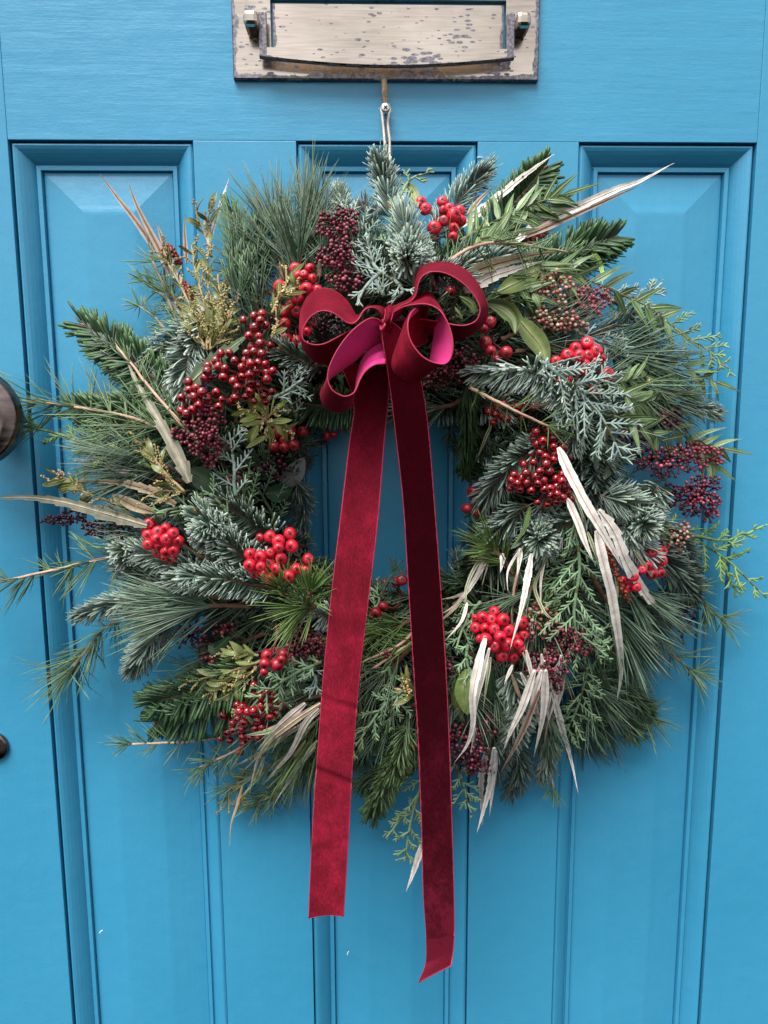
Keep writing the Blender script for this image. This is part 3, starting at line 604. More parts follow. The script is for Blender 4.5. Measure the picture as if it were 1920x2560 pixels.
# --- fir -------------------------------------------------------------------
FIRS = [
 ([(852, 480), (838, 410), (824, 346)], .012, dict(pal='noble', L=.017, dens=1.15)),
 ([(895, 620), (888, 540), (868, 452)], .022, dict(pal='noble', L=.019, dens=1.4, W=.0019)),
 ([(760, 560), (742, 470), (728, 405)], .000, dict(pal='noble', L=.015)),
 ([(820, 560), (800, 500), (790, 440)], .010, dict(pal='grey', L=.016)),
 ([(935, 520), (990, 430), (1046, 368)], .002, dict(pal='noble', L=.017, dens=1.1)),
 ([(960, 590), (1040, 560), (1125, 556)], .010, dict(pal='noble', L=.014, dens=1.1)),
 ([(1050, 520), (1110, 440), (1172, 366)], .000, dict(pal='dark', L=.021, W=.0022, flat=True, dens=.95)),
 ([(1130, 600), (1230, 545), (1326, 512)], .006, dict(pal='dark', L=.021, W=.0023, flat=True, dens=1.0)),
 ([(1120, 590), (1220, 575), (1315, 545)], .000, dict(pal='dark', L=.020, W=.0022, dens=.8)),
 ([(515, 650), (520, 560), (505, 470)], .012, dict(pal='dark', L=.027, W=.0019, dens=1.2, phi=85, spread=(42, 16))),
 ([(560, 640), (545, 570), (560, 500)], .004, dict(pal='dark', L=.026, W=.0018, dens=.9, spread=(45, 18))),
 ([(560, 660), (540, 610), (580, 560)], .002, dict(pal='grey', L=.02, W=.0016, dens=.9)),
 ([(420, 890), (300, 790), (182, 702)], .010, dict(pal='dark', L=.024, W=.0023, flat=True, dens=1.15)),
 ([(420, 900), (300, 810), (185, 712)], .004, dict(pal='grey', L=.020, W=.0019, dens=.8)),
 ([(445, 695), (410, 760), (392, 850)], .016, dict(pal='pale', L=.019, W=.0018, dens=1.4, phi=95)),
 ([(450, 700), (380, 730), (335, 770)], .006, dict(pal='noble', L=.019, W=.0016, dens=1.0)),
 ([(400, 950), (280, 900), (160, 880)], .000, dict(pal='dark', L=.020, W=.0022, dens=1.1, flat=True)),
 ([(400, 900), (300, 880), (190, 905)], .002, dict(pal='dark', L=.022, W=.002, dens=.9)),
 ([(560, 1235), (490, 1170), (428, 1108)], .022, dict(pal='noble', L=.019, W=.0018, dens=1.5)),
 ([(590, 1160), (540, 1130), (480, 1080)], .012, dict(pal='noble', L=.019, W=.0018, dens=1.0)),
 ([(590, 1270), (480, 1250), (378, 1248)], .024, dict(pal='noble', L=.017, W=.0018, dens=1.5)),
 ([(420, 1230), (330, 1200), (247, 1176)], .012, dict(pal='noble', L=.016, W=.0018, dens=1.35)),
 ([(400, 1280), (320, 1250), (262, 1225)], .004, dict(pal='grey', L=.016, W=.0018, dens=1.2)),
 ([(350, 1290), (260, 1300), (168, 1326)], .010, dict(pal='noble', L=.016, W=.0018, dens=1.35)),
 ([(370, 1310), (325, 1390), (285, 1452)], .008, dict(pal='noble', L=.019, W=.0017, dens=1.3)),
 ([(560, 1440), (440, 1490), (322, 1520)], .004, dict(pal='dark', L=.026, W=.0021, dens=1.1, flat=True)),
 ([(560, 1490), (460, 1530), (340, 1560)], .000, dict(pal='dark', L=.026, W=.0021, dens=1.0, flat=True)),
 ([(690, 790), (650, 780), (605, 758)], .012, dict(pal='noble', L=.016, W=.0015, dens=1.3)),
 ([(790, 880), (710, 880), (630, 868)], .002, dict(pal='dark', L=.020, W=.0018, dens=1.4, flat=True)),
 ([(720, 780), (700, 740), (700, 700)], .004, dict(pal='grey', L=.014)),
 ([(1010, 820, .075), (1012, 900, .06), (1004, 1000, .04)], .0, dict(pal='dark', L=.022, W=.0018, dens=1.7, spread=(28, 12))),
 ([(1190, 950, .09), (1110, 1010, .085), (1045, 1090, .065)], .0, dict(pal='grey', L=.020, W=.0021, dens=1.5, flat=True, spread=(58, 30))),
 ([(1180, 960, .095), (1100, 1010, .092), (1040, 1085, .07)], .0, dict(pal='noble', L=.019, W=.0020, dens=1.1, phi=80)),
 ([(1240, 850), (1140, 800), (1032, 790)], .022, dict(pal='pale', L=.021, W=.0018, dens=1.35, droop=.75, phi=80)),
 ([(1210, 850), (1240, 900), (1240, 960)], .014, dict(pal='noble', L=.018, W=.0015, dens=1.0)),
 ([(1140, 1090), (1100, 1130), (1064, 1150)], .016, dict(pal='noble', L=.019, W=.0019, dens=1.4)),
 ([(1260, 1110), (1200, 1150), (1165, 1190)], .014, dict(pal='noble', L=.019, W=.0017, dens=1.5)),
 ([(1180, 1080), (1150, 1150), (1140, 1185)], .008, dict(pal='noble', L=.018, W=.0017, dens=1.2)),
 ([(1310, 930), (1290, 1020), (1265, 1110)], .002, dict(pal='grey', L=.022, W=.002, dens=1.6)),
 ([(1250, 930), (1260, 1010), (1220, 1090)], .000, dict(pal='grey', L=.020, W=.002, dens=1.4)),
 ([(1300, 1070), (1360, 1090), (1420, 1130)], .012, dict(pal='noble', L=.020, W=.0018, dens=1.5)),
 ([(1420, 1050), (1390, 1100), (1360, 1150)], .014, dict(pal='noble', L=.019, W=.0018, dens=1.3)),
 ([(1470, 870), (1510, 880), (1548, 893)], .000, dict(pal='noble', L=.013, W=.0015, dens=1.6)),
 ([(1350, 1140), (1380, 1180), (1402, 1215)], .014, dict(pal='pale', L=.018, W=.0018, dens=1.6)),
 ([(1410, 1190), (1460, 1240), (1492, 1290)], .000, dict(pal='grey', L=.022, W=.0017, dens=1.5)),
 ([(1440, 1140), (1470, 1190), (1500, 1250)], .000, dict(pal='grey', L=.020, W=.0017, dens=1.2)),
 ([(1260, 1400), (1340, 1470), (1392, 1530)], -.006, dict(pal='dark', L=.020, W=.0018, dens=1.5)),
 ([(1300, 1480), (1340, 1540), (1370, 1580)], -.004, dict(pal='dark', L=.020, W=.0018, dens=1.2)),
 ([(1105, 1450), (1125, 1530), (1100, 1605)], .010, dict(pal='noble', L=.018, W=.0021, dens=1.5, flat=True)),
 ([(1100, 1450), (1120, 1530), (1095, 1600)], .004, dict(pal='pale', L=.015, W=.0020, dens=.8, phi=90)),
 ([(1190, 1540), (1185, 1620), (1168, 1682)], .004, dict(pal='noble', L=.014, W=.0016, dens=1.4)),
 ([(1060, 1560), (1075, 1630), (1050, 1690)], .000, dict(pal='grey', L=.018, W=.0017, dens=1.2)),
 ([(1110, 1600), (1120, 1660), (1100, 1710)], .000, dict(pal='grey', L=.017, W=.0016, dens=1.1)),
 ([(870, 1610), (830, 1690), (802, 1760)], .000, dict(pal='green', L=.019, W=.0021, dens=1.5)),
 ([(900, 1660), (850, 1650), (780, 1690)], -.004, dict(pal='dark', L=.021, W=.0021, dens=1.4)),
 ([(880, 1570), (860, 1640), (830, 1700)], .006, dict(pal='green', L=.016, W=.0018, dens=1.1)),
 ([(850, 1530), (800, 1580), (770, 1640)], .000, dict(pal='dark', L=.018, W=.0018, dens=1.2)),
 ([(770, 1250, .05), (720, 1270, .055), (668, 1265, .06)], 0, dict(pal='dark', L=.015, W=.0016, dens=1.5)),
 ([(720, 1330), (690, 1330), (650, 1305)], .012, dict(pal='pale', L=.014, W=.0015, dens=1.2)),
 ([(640, 1040, .05), (655, 1080, .04), (650, 1140, .035)], 0, dict(pal='grey', L=.015, W=.0016, dens=1.3)),
 ([(1000, 1260, .05), (960, 1250, .04), (930, 1240, .03)], 0, dict(pal='dark', L=.014, W=.0015, dens=1.2)),
 ([(1130, 1300), (1160, 1330), (1185, 1300)], .006, dict(pal='green', L=.014, W=.0022, dens=1.0)),
 ([(1100, 620), (1110, 660), (1180, 700)], .0, dict(pal='green', L=.018, W=.0018, dens=.8)),
 ([(930, 600, .11), (960, 590, .115), (1010, 600, .11)], 0, dict(pal='noble', L=.014, W=.0015, dens=1.1)),
 ([(1290, 720), (1360, 690), (1420, 680)], -.004, dict(pal='grey', L=.015, W=.0014, dens=.9)),
]
FIRS += [([(505, 1185, .05), (470, 1150, .085), (455, 1128, .112)], 0, dict(pal='noble', L=.021, W=.0020, dens=3.2, phi=180, spread=(82, 34), tipb=False)), ([(470, 1275, .05), (432, 1252, .085), (416, 1244, .108)], 0, dict(pal='noble', L=.018, W=.0020, dens=3.0, phi=180, spread=(82, 34), tipb=False)),
 ([(330, 1225, .03), (290, 1200, .06), (268, 1190, .075)], 0, dict(pal='noble', L=.017, W=.0019, dens=2.6, phi=180, spread=(82, 34))), ([(1330, 1080, .05), (1375, 1115, .08), (1392, 1130, .10)], 0, dict(pal='noble', L=.019, W=.0019, dens=3.0, phi=180, spread=(82, 34), tipb=False)),
 ([(1190, 1110, .06), (1170, 1150, .09), (1165, 1168, .11)], 0, dict(pal='noble', L=.018, W=.0019, dens=2.6, phi=180, spread=(82, 34), tipb=False)), ([(900, 520, .05), (885, 545, .09), (880, 560, .112)], 0, dict(pal='noble', L=.019, W=.0020, dens=2.6, phi=180, spread=(78, 30), tipb=False)), ([(900, 640, .06), (940, 600, .07), (970, 550, .07)], 0, dict(pal='dark', L=.018, dens=1.3)), ([(870, 640, .06), (900, 600, .06), (920, 540, .06)], 0, dict(pal='grey', L=.018, dens=1.3)), ([(960, 680, .05), (1000, 640, .06), (1050, 600, .06)], 0, dict(pal='dark', L=.018, dens=1.3)), ([(830, 660, .06), (800, 690, .06), (760, 700, .06)], 0, dict(pal='dark', L=.016, dens=1.2)), ([(950, 740, .05), (1000, 740, .06), (1060, 720, .06)], 0, dict(pal='dark', L=.016, dens=1.2))]
for p, dh, kw in FIRS: fir(p, dh, **kw)
# --- pine brushes -------------------------------------------------------------
PINES = [
 ([(640, 610), (650, 540), (660, 470)], .006, dict(pal='pined', L=.068, n=250, side=85, droop=-.03, start=.05, spread=(30, 8))),
 ([(610, 610), (600, 540), (590, 480)], .000, dict(pal='pined', L=.066, n=210, side=85, droop=-.03, start=.05, spread=(34, 10))),
 ([(690, 600), (690, 540), (695, 490)], .000, dict(pal='pined', L=.05, n=120, side=85, droop=-.03, start=.05)),
 ([(1260, 750), (1330, 765), (1410, 790)], .002, dict(pal='pine', L=.066, n=300, side=85, droop=.05)),
 ([(1280, 800), (1350, 830), (1420, 860)], .002, dict(pal='pine', L=.066, n=280, side=85, droop=.05)),
 ([(1270, 720), (1330, 725), (1390, 730)], -.006, dict(pal='pined', L=.05, n=140, side=85, droop=.02)),
 ([(1290, 1190), (1350, 1260), (1400, 1320)], .006, dict(pal='pine', L=.066, n=330, side=85, droop=.05, W=.00125)),
 ([(1270, 1230), (1320, 1310), (1360, 1370)], .004, dict(pal='pine', L=.066, n=260, side=85, droop=.05, W=.00125)),
 ([(1230, 1400), (1270, 1480), (1300, 1560)], -.004, dict(pal='pine', L=.062, n=230, side=85, droop=.02)),
 ([(1200, 1440), (1240, 1530), (1255, 1600)], -.006, dict(pal='pined', L=.055, n=170, side=85, droop=.02)),
 ([(410, 1020), (330, 1000), (250, 985)], .004, dict(pal='pine', L=.060, n=230, side=85, droop=-.02)),
 ([(410, 1040), (330, 1030), (270, 1030)], .000, dict(pal='pined', L=.055, n=150, side=85, droop=.0)),
 ([(540, 1310), (460, 1310), (400, 1318)], .014, dict(pal='pine', L=.070, n=260, side=80, droop=.0, W=.0012, spread=(30, 6))),
 ([(500, 1290), (440, 1290), (360, 1290)], .012, dict(pal='pine', L=.055, n=130, side=80, droop=.0, W=.0012, spread=(20, 5))),
 ([(720, 1560), (690, 1610), (660, 1650)], -.002, dict(pal='pine', L=.055, n=220, side=85, droop=.03)),
 ([(740, 1520), (700, 1560), (640, 1620)], .000, dict(pal='pineg', L=.055, n=120, side=85, droop=.03)),
 ([(700, 1500), (650, 1520), (600, 1560)], .002, dict(pal='pined', L=.05, n=130, side=85, droop=.05)),
 ([(620, 1285, .115), (614, 1275, .118), (606, 1265, .12)], 0, dict(pal='pineg', L=.030, n=60, side=60, start=.0, spread=(20, 8), droop=-.02)),
 ([(665, 1300, .112), (668, 1285, .118), (672, 1270, .12)], 0, dict(pal='pineg', L=.028, n=65, side=60, start=.0, spread=(20, 14), droop=-.02)),
 ([(680, 1310, .11), (660, 1315, .115), (650, 1318, .12)], 0, dict(pal='pineg', L=.042, n=100, side=60, start=.0, spread=(20, 14), droop=.05)),
 ([(1110, 1240, .08), (1080, 1200, .08), (1060, 1180, .08)], 0, dict(pal='pineg', L=.034, n=110, side=80, start=.0, spread=(30, 16))),
 ([(1180, 1230), (1140, 1280), (1100, 1300)], .004, dict(pal='pined', L=.04, n=120, side=80, spread=(30, 12), droop=.2)),
 ([(1180, 1250), (1160, 1300), (1150, 1330)], .004, dict(pal='pine', L=.045, n=120, side=80, droop=.2)),
 ([(900, 1330), (860, 1350), (800, 1370)], .002, dict(pal='pineg', L=.045, n=150, side=85, droop=.15)),
 ([(890, 1400), (850, 1440), (810, 1480)], .000, dict(pal='pined', L=.05, n=120, side=85, droop=.2)),
 ([(900, 1520), (850, 1540), (790, 1560)], -.004, dict(pal='pined', L=.05, n=140, side=85, droop=.2)),
 ([(1010, 860, .07), (960, 880, .06), (900, 880, .05)], 0, dict(pal='pined', L=.04, n=110, side=85, droop=.1)),
 ([(1120, 1420), (1160, 1500), (1180, 1560)], -.004, dict(pal='pined', L=.05, n=120, side=85, droop=.1)),
 ([(600, 640), (560, 620), (520, 590)], -.004, dict(pal='pined', L=.04, n=90, side=85)),
 ([(420, 700), (380, 650), (350, 600)], -.004, dict(pal='sparse', L=.03, n=90, side=85, W=.0009)),
]
for p, dh, kw in PINES: pine(p, dh, **kw)
# --- loose long-needled twigs ---------------------------------------------------
L_ = [
 ([(430, 960), (330, 850), (245, 748)], .030, dict(L=.022, per=4)),
 ([(370, 940), (290, 905), (150, 880), (0, 864), (-60, 862)], .022, dict(L=.052, per=7, gap=.006, W=.0010, spread=44)),
 ([(360, 900), (250, 930), (180, 960)], .012, dict(L=.03, per=5, gap=.004)),
 ([(330, 960), (250, 940), (190, 900)], .010, dict(L=.03, per=5, gap=.004)),
 ([(420, 1160, .06), (280, 1194, .05), (150, 1222, .05), (0, 1256, .05), (-40, 1262, .05)], 0, dict(L=.036, per=7, gap=.006, W=.0010)),
 ([(330, 1315), (240, 1345), (190, 1400), (150, 1450)], .010, dict(L=.046, per=7, gap=.006, spread=36, pal='sparse', tuft=20)),
 ([(560, 1570), (440, 1598), (278, 1606)], .012, dict(L=.024, per=4, gap=.006)),
 ([(650, 1530), (530, 1610), (430, 1658)], .012, dict(L=.026, per=4, gap=.005)),
 ([(690, 1550), (600, 1640), (490, 1702)], .006, dict(L=.026, per=5, gap=.005, tw='gy')),
 ([(640, 1640), (600, 1690), (560, 1740)], .002, dict(L=.026, per=6, gap=.004, tw='gy')),
 ([(680, 1640), (640, 1680), (600, 1720)], .002, dict(L=.026, per=5, gap=.004, tw='gy')),
 ([(970, 562, .115), (1040, 528, .112), (1130, 528, .09), (1225, 545, .07)], 0, dict(L=.026, per=4, gap=.007, pal='green', spread=55)),
 ([(1015, 838, .11), (1100, 880, .12), (1185, 922, .115)], 0, dict(L=.026, per=3, gap=.006, spread=58, pal='green')),
 ([(930, 1330, .09), (860, 1390, .09), (780, 1425, .09)], 0, dict(L=.026, per=3, gap=.007, pal='pineg')),
 ([(920, 1370, .088), (830, 1430, .09), (760, 1480, .085)], 0, dict(L=.030, per=3, gap=.006, pal='pineg')),
 ([(775, 1480, .09), (740, 1510, .095), (690, 1530, .09)], 0, dict(L=.026, per=5, gap=.005, pal='pineg')),
 ([(1440, 1230), (1500, 1280), (1560, 1340)], .004, dict(L=.028, per=5, gap=.005, tw='green')),
 ([(1180, 1600), (1190, 1650), (1196, 1702)], .006, dict(L=.018, per=4, gap=.006)),
 ([(1170, 1420), (1200, 1520), (1190, 1640)], .012, dict(L=.018, per=2, gap=.012)),
 ([(400, 760), (370, 660), (335, 565)], .012, dict(L=.022, per=4, gap=.006, tw='gy')),
 ([(410, 700), (355, 640), (310, 600)], .004, dict(L=.018, per=4, gap=.006, tw='gy')),
 ([(400, 780), (350, 700), (300, 660)], .004, dict(L=.018, per=4, gap=.006, tw='gy')),
 ([(1120, 1230, .09), (1110, 1290, .09), (1108, 1390, .085)], 0, dict(L=.024, per=3, gap=.008)),
 ([(1400, 820), (1430, 850), (1480, 855)], .02, dict(L=.022, per=5, gap=.004, pal='green')),
 ([(1440, 1400), (1480, 1440), (1500, 1450)], -.006, dict(L=.03, per=5, gap=.004, tw='gy')),
 ([(1330, 1480), (1380, 1530), (1400, 1560)], -.006, dict(L=.03, per=5, gap=.004, tw='gy')),
]
for p, dh, kw in L_: larch(p, dh, **kw)
# --- cypress and juniper --------------------------------------------------------
CY_ = [
 ([(1170, 780), (1230, 830), (1300, 900), (1345, 990)], .032, dict(pal='blue', L=.036, W=.0016, gap=.0042)),
 ([(1240, 830), (1290, 820), (1345, 830)], .034, dict(pal='blue', L=.020, W=.0015)),
 ([(1170, 770), (1220, 840), (1240, 930)], .026, dict(pal='blue', L=.022, W=.0014)),
 ([(1300, 640), (1400, 690), (1500, 735), (1578, 795)], .008, dict(pal='bg', L=.022, W=.0018, gap=.006, tiplime=.6)),
 ([(1310, 620), (1380, 640), (1430, 605)], .004, dict(pal='blue', L=.014, W=.0016)),
 ([(1330, 650), (1400, 720), (1440, 770)], .006, dict(pal='blue', L=.018, W=.0016)),
 ([(1250, 720), (1310, 745), (1360, 760)], .014, dict(pal='blue', L=.014, W=.0015)),
 ([(1240, 1120), (1250, 1230), (1240, 1330), (1260, 1390), (1320, 1400)], .020, dict(pal='bg', L=.036, W=.0016, gap=.005, tiplime=.25)),
 ([(1270, 1150), (1230, 1220), (1170, 1280)], .012, dict(pal='mid', L=.024, W=.0015)),
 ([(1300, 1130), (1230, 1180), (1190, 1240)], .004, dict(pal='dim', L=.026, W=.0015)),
 ([(1420, 1130), (1490, 1160), (1570, 1210), (1655, 1290)], .010, dict(pal='lime', L=.026, W=.0019, gap=.010, tiplime=.3)),
 ([(1490, 1155), (1570, 1165), (1662, 1130)], .012, dict(pal='lime', L=.012, W=.0018, gap=.008, tiplime=.3)),
 ([(1480, 1150), (1500, 1210), (1500, 1250)], .012, dict(pal='lime', L=.010, W=.0017, gap=.006)),
 ([(1560, 1205), (1580, 1260), (1600, 1290)], .010, dict(pal='lime', L=.010, W=.0017, gap=.006)),
 ([(1270, 1440), (1250, 1530), (1200, 1620)], .016, dict(pal='bg', L=.026, W=.0016, tiplime=.6)),
 ([(1290, 1420), (1310, 1500), (1290, 1570)], .006, dict(pal='mid', L=.022, W=.0015)),
 ([(870, 1490, .095), (820, 1540, .10), (752, 1635, .105)], 0, dict(pal='bg', L=.020, W=.0018, gap=.006, tiplime=1)),
 ([(840, 1440, .09), (850, 1500, .09), (840, 1570, .09)], 0, dict(pal='bg', L=.020, W=.0016, tiplime=.5)),
 ([(880, 1380, .08), (820, 1430, .08), (790, 1500, .08)], 0, dict(pal='mid', L=.022, W=.0015)),
 ([(900, 1440, .07), (860, 1500, .07), (870, 1580, .06)], 0, dict(pal='mid', L=.022, W=.0015)),
 ([(910, 1580), (870, 1600), (790, 1640)], .006, dict(pal='mid', L=.016, W=.0014)),
 ([(930, 1630, .05), (890, 1760, .045), (872, 1862, .04)], 0, dict(pal='bg', L=.022, W=.0017, gap=.008, tiplime=1)),
 ([(930, 1680, .04), (870, 1760, .04), (830, 1808, .04)], 0, dict(pal='bg', L=.010, W=.0017, gap=.006, tiplime=1)),
 ([(900, 1620, .06), (860, 1650, .06), (850, 1700, .06)], 0, dict(pal='bg', L=.016, W=.0017, gap=.006, tiplime=.9)),
 ([(975, 1620, .06), (1000, 1690, .055), (1022, 1765, .05)], 0, dict(pal='bg', L=.017, W=.0017, gap=.006, tiplime=1)),
 ([(510, 1070), (505, 1000), (492, 930)], .022, dict(pal='blue', L=.024, W=.0015, gap=.006)),
 ([(540, 1150), (530, 1080), (515, 1030)], .010, dict(pal='mid', L=.030, W=.0014, gap=.005)),
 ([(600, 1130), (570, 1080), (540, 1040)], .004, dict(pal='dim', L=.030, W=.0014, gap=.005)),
 ([(590, 860), (620, 840), (650, 815)], .022, dict(pal='blue', L=.018, W=.0014, gap=.004)),
 ([(640, 900), (625, 860), (640, 820)], .018, dict(pal='blue', L=.018, W=.0014, gap=.004)),
 ([(830, 640), (790, 560), (760, 480), (720, 420)], .018, dict(pal='blue', L=.022, W=.0013, gap=.005, flatness=.8)),
 ([(870, 620), (810, 570), (790, 500)], .022, dict(pal='blue', L=.020, W=.0013, gap=.006, flatness=.8)),
 ([(860, 560), (840, 500), (880, 400), (935, 372)], .020, dict(pal='bg', L=.012, W=.0016, gap=.010, tiplime=.5)),
 ([(820, 590, .115), (790, 620, .12), (770, 665, .12)], 0, dict(pal='blue', L=.012, W=.0015, gap=.007, flatness=.8)),
 ([(850, 600, .11), (870, 630, .115), (850, 650, .11)], 0, dict(pal='blue', L=.012, W=.0014, gap=.006, flatness=.8)),
 ([(695, 1430), (640, 1455), (560, 1510), (505, 1580)], .026, dict(pal='bg', L=.018, W=.0017, gap=.007, tiplime=.9)),
 ([(660, 1430), (680, 1470), (665, 1510)], .022, dict(pal='blue', L=.014, W=.0015, gap=.005)),
 ([(600, 1480), (610, 1520), (590, 1560)], .024, dict(pal='bg', L=.010, W=.0016, gap=.005, tiplime=.8)),
 ([(720, 1380, .10), (670, 1385, .1), (640, 1360, .1)], 0, dict(pal='bg', L=.012, W=.0013, gap=.006)),
 ([(330, 1010), (240, 985), (130, 940), (30, 915), (-30, 895)], .016, dict(pal='lime', L=.018, W=.0019, gap=.011, ang=38)),
 ([(300, 990), (220, 1000), (150, 1030)], .012, dict(pal='lime', L=.010, W=.0017, gap=.009)),
 ([(460, 1110), (400, 1095), (325, 1110)], .020, dict(pal='bg', L=.016, W=.0015, gap=.005, tiplime=.3)),
 ([(500, 1120), (470, 1080), (440, 1060)], .016, dict(pal='bg', L=.018, W=.0014, gap=.005)),
 ([(1040, 1300), (1010, 1340), (985, 1400)], .014, dict(pal='bg', L=.020, W=.0016, gap=.005)),
 ([(1010, 1390), (1010, 1430), (1022, 1480)], .018, dict(pal='bg', L=.012, W=.0016, gap=.005)),
 ([(1000, 1440), (970, 1480), (990, 1520)], .004, dict(pal='mid', L=.014, W=.0015)),
 ([(820, 1290, .06), (840, 1250, .055), (865, 1215, .045)], 0, dict(pal='dim', L=.012, W=.0013)),
 ([(800, 1330, .06), (820, 1290, .055), (790, 1260, .045)], 0, dict(pal='bg', L=.013, W=.0013)),
 ([(990, 640, .11), (975, 680, .105), (990, 720, .1)], 0, dict(pal='dim', L=.012, W=.0014)),
 ([(740, 830), (720, 800), (735, 760)], .002, dict(pal='bg', L=.014, W=.0013)),
]
for p, dh, kw in CY_: cyp(p, dh, **kw)

# --- skimmia: heads of tiny buds on branching stalks -----------------------------
def ico():
    import bmesh
    bm = bmesh.new(); bmesh.ops.create_icosphere(bm, subdivisions=2, radius=1); bm.verts.index_update()
    v = np.array([q.co[:] for q in bm.verts]); f = np.array([[q.index for q in g.verts] for g in bm.faces]); bm.free(); return v, f
def ico1():
    import bmesh
    bm = bmesh.new(); bmesh.ops.create_icosphere(bm, subdivisions=1, radius=1); bm.verts.index_update()
    v = np.array([q.co[:] for q in bm.verts]); f = np.array([[q.index for q in g.verts] for g in bm.faces]); bm.free(); return v, f
IV, IF = ico(); JV, JF = ico1()
def balls(mb, cen, dirs, r, cols, el=1.25, hi=False, tipcol=None):
    V0, F0 = (IV, IF) if hi else (JV, JF); N_ = len(cen); d = nrm(np.asarray(dirs)); a = nrm(np.cross(d, [.3, .5, .81])); b = np.cross(d, a)
    r = np.broadcast_to(r, N_)
    V = np.asarray(cen)[:, None]+r[:, None, None]*(V0[None, :, 0:1]*a[:, None]+V0[None, :, 1:2]*b[:, None]+V0[None, :, 2:3]*el*d[:, None])
    F = (np.arange(N_)*len(V0))[:, None, None]+F0[None]
    cc = np.repeat(np.asarray(cols)[:, None], len(V0), 1)
    if tipcol is not None:
        m = np.clip((V0[:, 2]-.35)/.5, 0, 1)[None, :, None]; cc = cc*(1-m*.6)+np.asarray(tipcol)*m*.6
    mb.add(V.reshape(-1, 3), None, F.reshape(-1, 3), cc.reshape(-1, 3))
def skimmia(cx, cy, rx, ry, n, dh=.014, var='wine', r=.00140, base=None, dome=.012):
    x, y = D((cx, cy))[0]; rx *= 1.1573; ry *= 1.1573
    hc = surf(x, y)+dh; n = int(n*.72)
    pts = []
    tries = 0; md = .92*math.sqrt(PI*rx*ry/max(n, 1))*.72
    while len(pts) < n and tries < n*40:
        tries += 1; a = R.rand()*2*PI; q = math.sqrt(R.rand()); ed = 1+.22*math.sin(3*a+cx)+.12*math.sin(7*a+cy)
        u, v = q*math.cos(a)*ed, q*math.sin(a)*ed
        if all((u*rx-s[0]*rx)**2+(v*ry-s[1]*ry)**2 > md*md for s in pts): pts.append((u, v))
    B = np.array([P(x+u*rx, y+v*ry, hc+dome*(1-min(1, u*u+v*v))-.006*R.rand()) for u, v in pts])
    bx, by = (x, y) if base is None else D(base)[0]
    root = P(bx, by, max(.01, hc-.028)); n = len(B)
    K = max(3, n//9); J0 = B[R.choice(n, K, replace=False)]
    lab = ((B[:, None]-J0[None])**2).sum(-1).argmin(1)
    st = {'wine': (.05, .010, .018), 'dark': (.055, .01, .02), 'cream': (.20, .15, .08), 'pink': (.22, .05, .07)}[var]
    mb = MB(); mid = .5*(root+B.mean(0))
    for k in range(K):
        q = B[lab == k]
        if not len(q): continue
        jn = q.mean(0)*.72+root*.28
        tube(mb, smooth([root, mid*.5+root*.2+jn*.3, jn], 6), .0011, .0006, st, 5)
        for c in q:
            m_ = jn*.45+c*.55+R.randn(3)*.0009; tube(mb, smooth([jn, m_, c], 4), .0005, .00035, st, 4)
    stem = mb.build('skimmia_head', BARK, wreath, label={'wine': None, 'dark': 'dark purple skimmia head', 'cream': 'cream and pink skimmia head', 'pink': 'rose pink skimmia head'}[var])
    mb = MB()
    if var == 'wine': c = jit((.115, .012, .026), n, .35); lt = jit((.30, .06, .085), n, .25); m_ = (R.rand(n) < .25)[:, None]; c = np.where(m_, lt, c)
    elif var == 'dark': c = jit((.045, .008, .018), n, .35)
    elif var == 'pink': c = jit((.26, .045, .07), n, .3)
    else: c = jit((.36, .24, .17), n, .25); m_ = (R.rand(n) < .55)[:, None]; c = np.where(m_, jit((.30, .08, .08), n, .2), c)
    balls(mb, B, B-root+.004*R.randn(n, 3), r*(.75+.4*R.rand(n)), c, 1.2, True)
    mb.build('buds', BUD, stem, kind='stuff')
SK = [(733, 490, 44, 42, 120, .030, 'wine'), (728, 555, 42, 38, 95, .028, 'wine'), (745, 610, 40, 26, 50, .022, 'wine'), (438, 935, 50, 62, 190, .028, 'wine'), (985, 790, 62, 34, 110, .012, 'wine'), (950, 825, 40, 18, 40, .008, 'wine'),
 (1185, 625, 50, 42, 85, .014, 'cream'), (1200, 690, 62, 32, 80, .012, 'cream'), (1272, 655, 46, 40, 110, .018, 'pink'),
 (1430, 995, 70, 38, 120, .014, 'wine'), (1510, 985, 50, 32, 80, .016, 'pink'), (1500, 1075, 66, 46, 200, .018, 'wine'), (1435, 905, 34, 32, 55, .014, 'wine'), (1370, 945, 36, 40, 60, .006, 'wine'),
 (1455, 1165, 38, 36, 75, .012, 'cream'), (150, 1120, 50, 17, 60, .012, 'dark'), (225, 1140, 42, 26, 70, .010, 'dark'), (270, 1155, 30, 20, 30, .006, 'dark'),
 (1165, 1340, 38, 42, 60, .014, 'cream'), (1215, 1375, 46, 30, 75, .016, 'wine'), (1245, 1395, 36, 26, 60, .016, 'wine'), (1185, 1445, 46, 46, 120, .024, 'wine'),
 (1010, 1600, 46, 52, 130, .014, 'wine'), (1020, 1650, 44, 28, 60, .014, 'wine'), (1050, 1565, 26, 30, 35, .010, 'wine'),
 (660, 1395, 46, 40, 110, .022, 'wine'), (415, 1375, 38, 26, 40, .002, 'wine'), (455, 1420, 28, 18, 24, .0, 'pink'), (480, 1355, 30, 14, 20, .002, 'wine'),
 (655, 795, 38, 32, 60, .006, 'wine'), (590, 1010, 40, 26, 40, .004, 'dark'), (1480, 1335, 24, 46, 55, -.002, 'dark'), (1440, 1300, 30, 26, 30, -.002, 'dark'), (705, 700, 34, 30, 45, .004, 'dark'), (510, 1035, 30, 16, 20, .004, 'wine'), (600, 700, 26, 22, 20, .0, 'dark'), (840, 1415, 26, 10, 10, .004, 'wine'), (970, 1440, 14, 22, 14, .01, 'wine')]
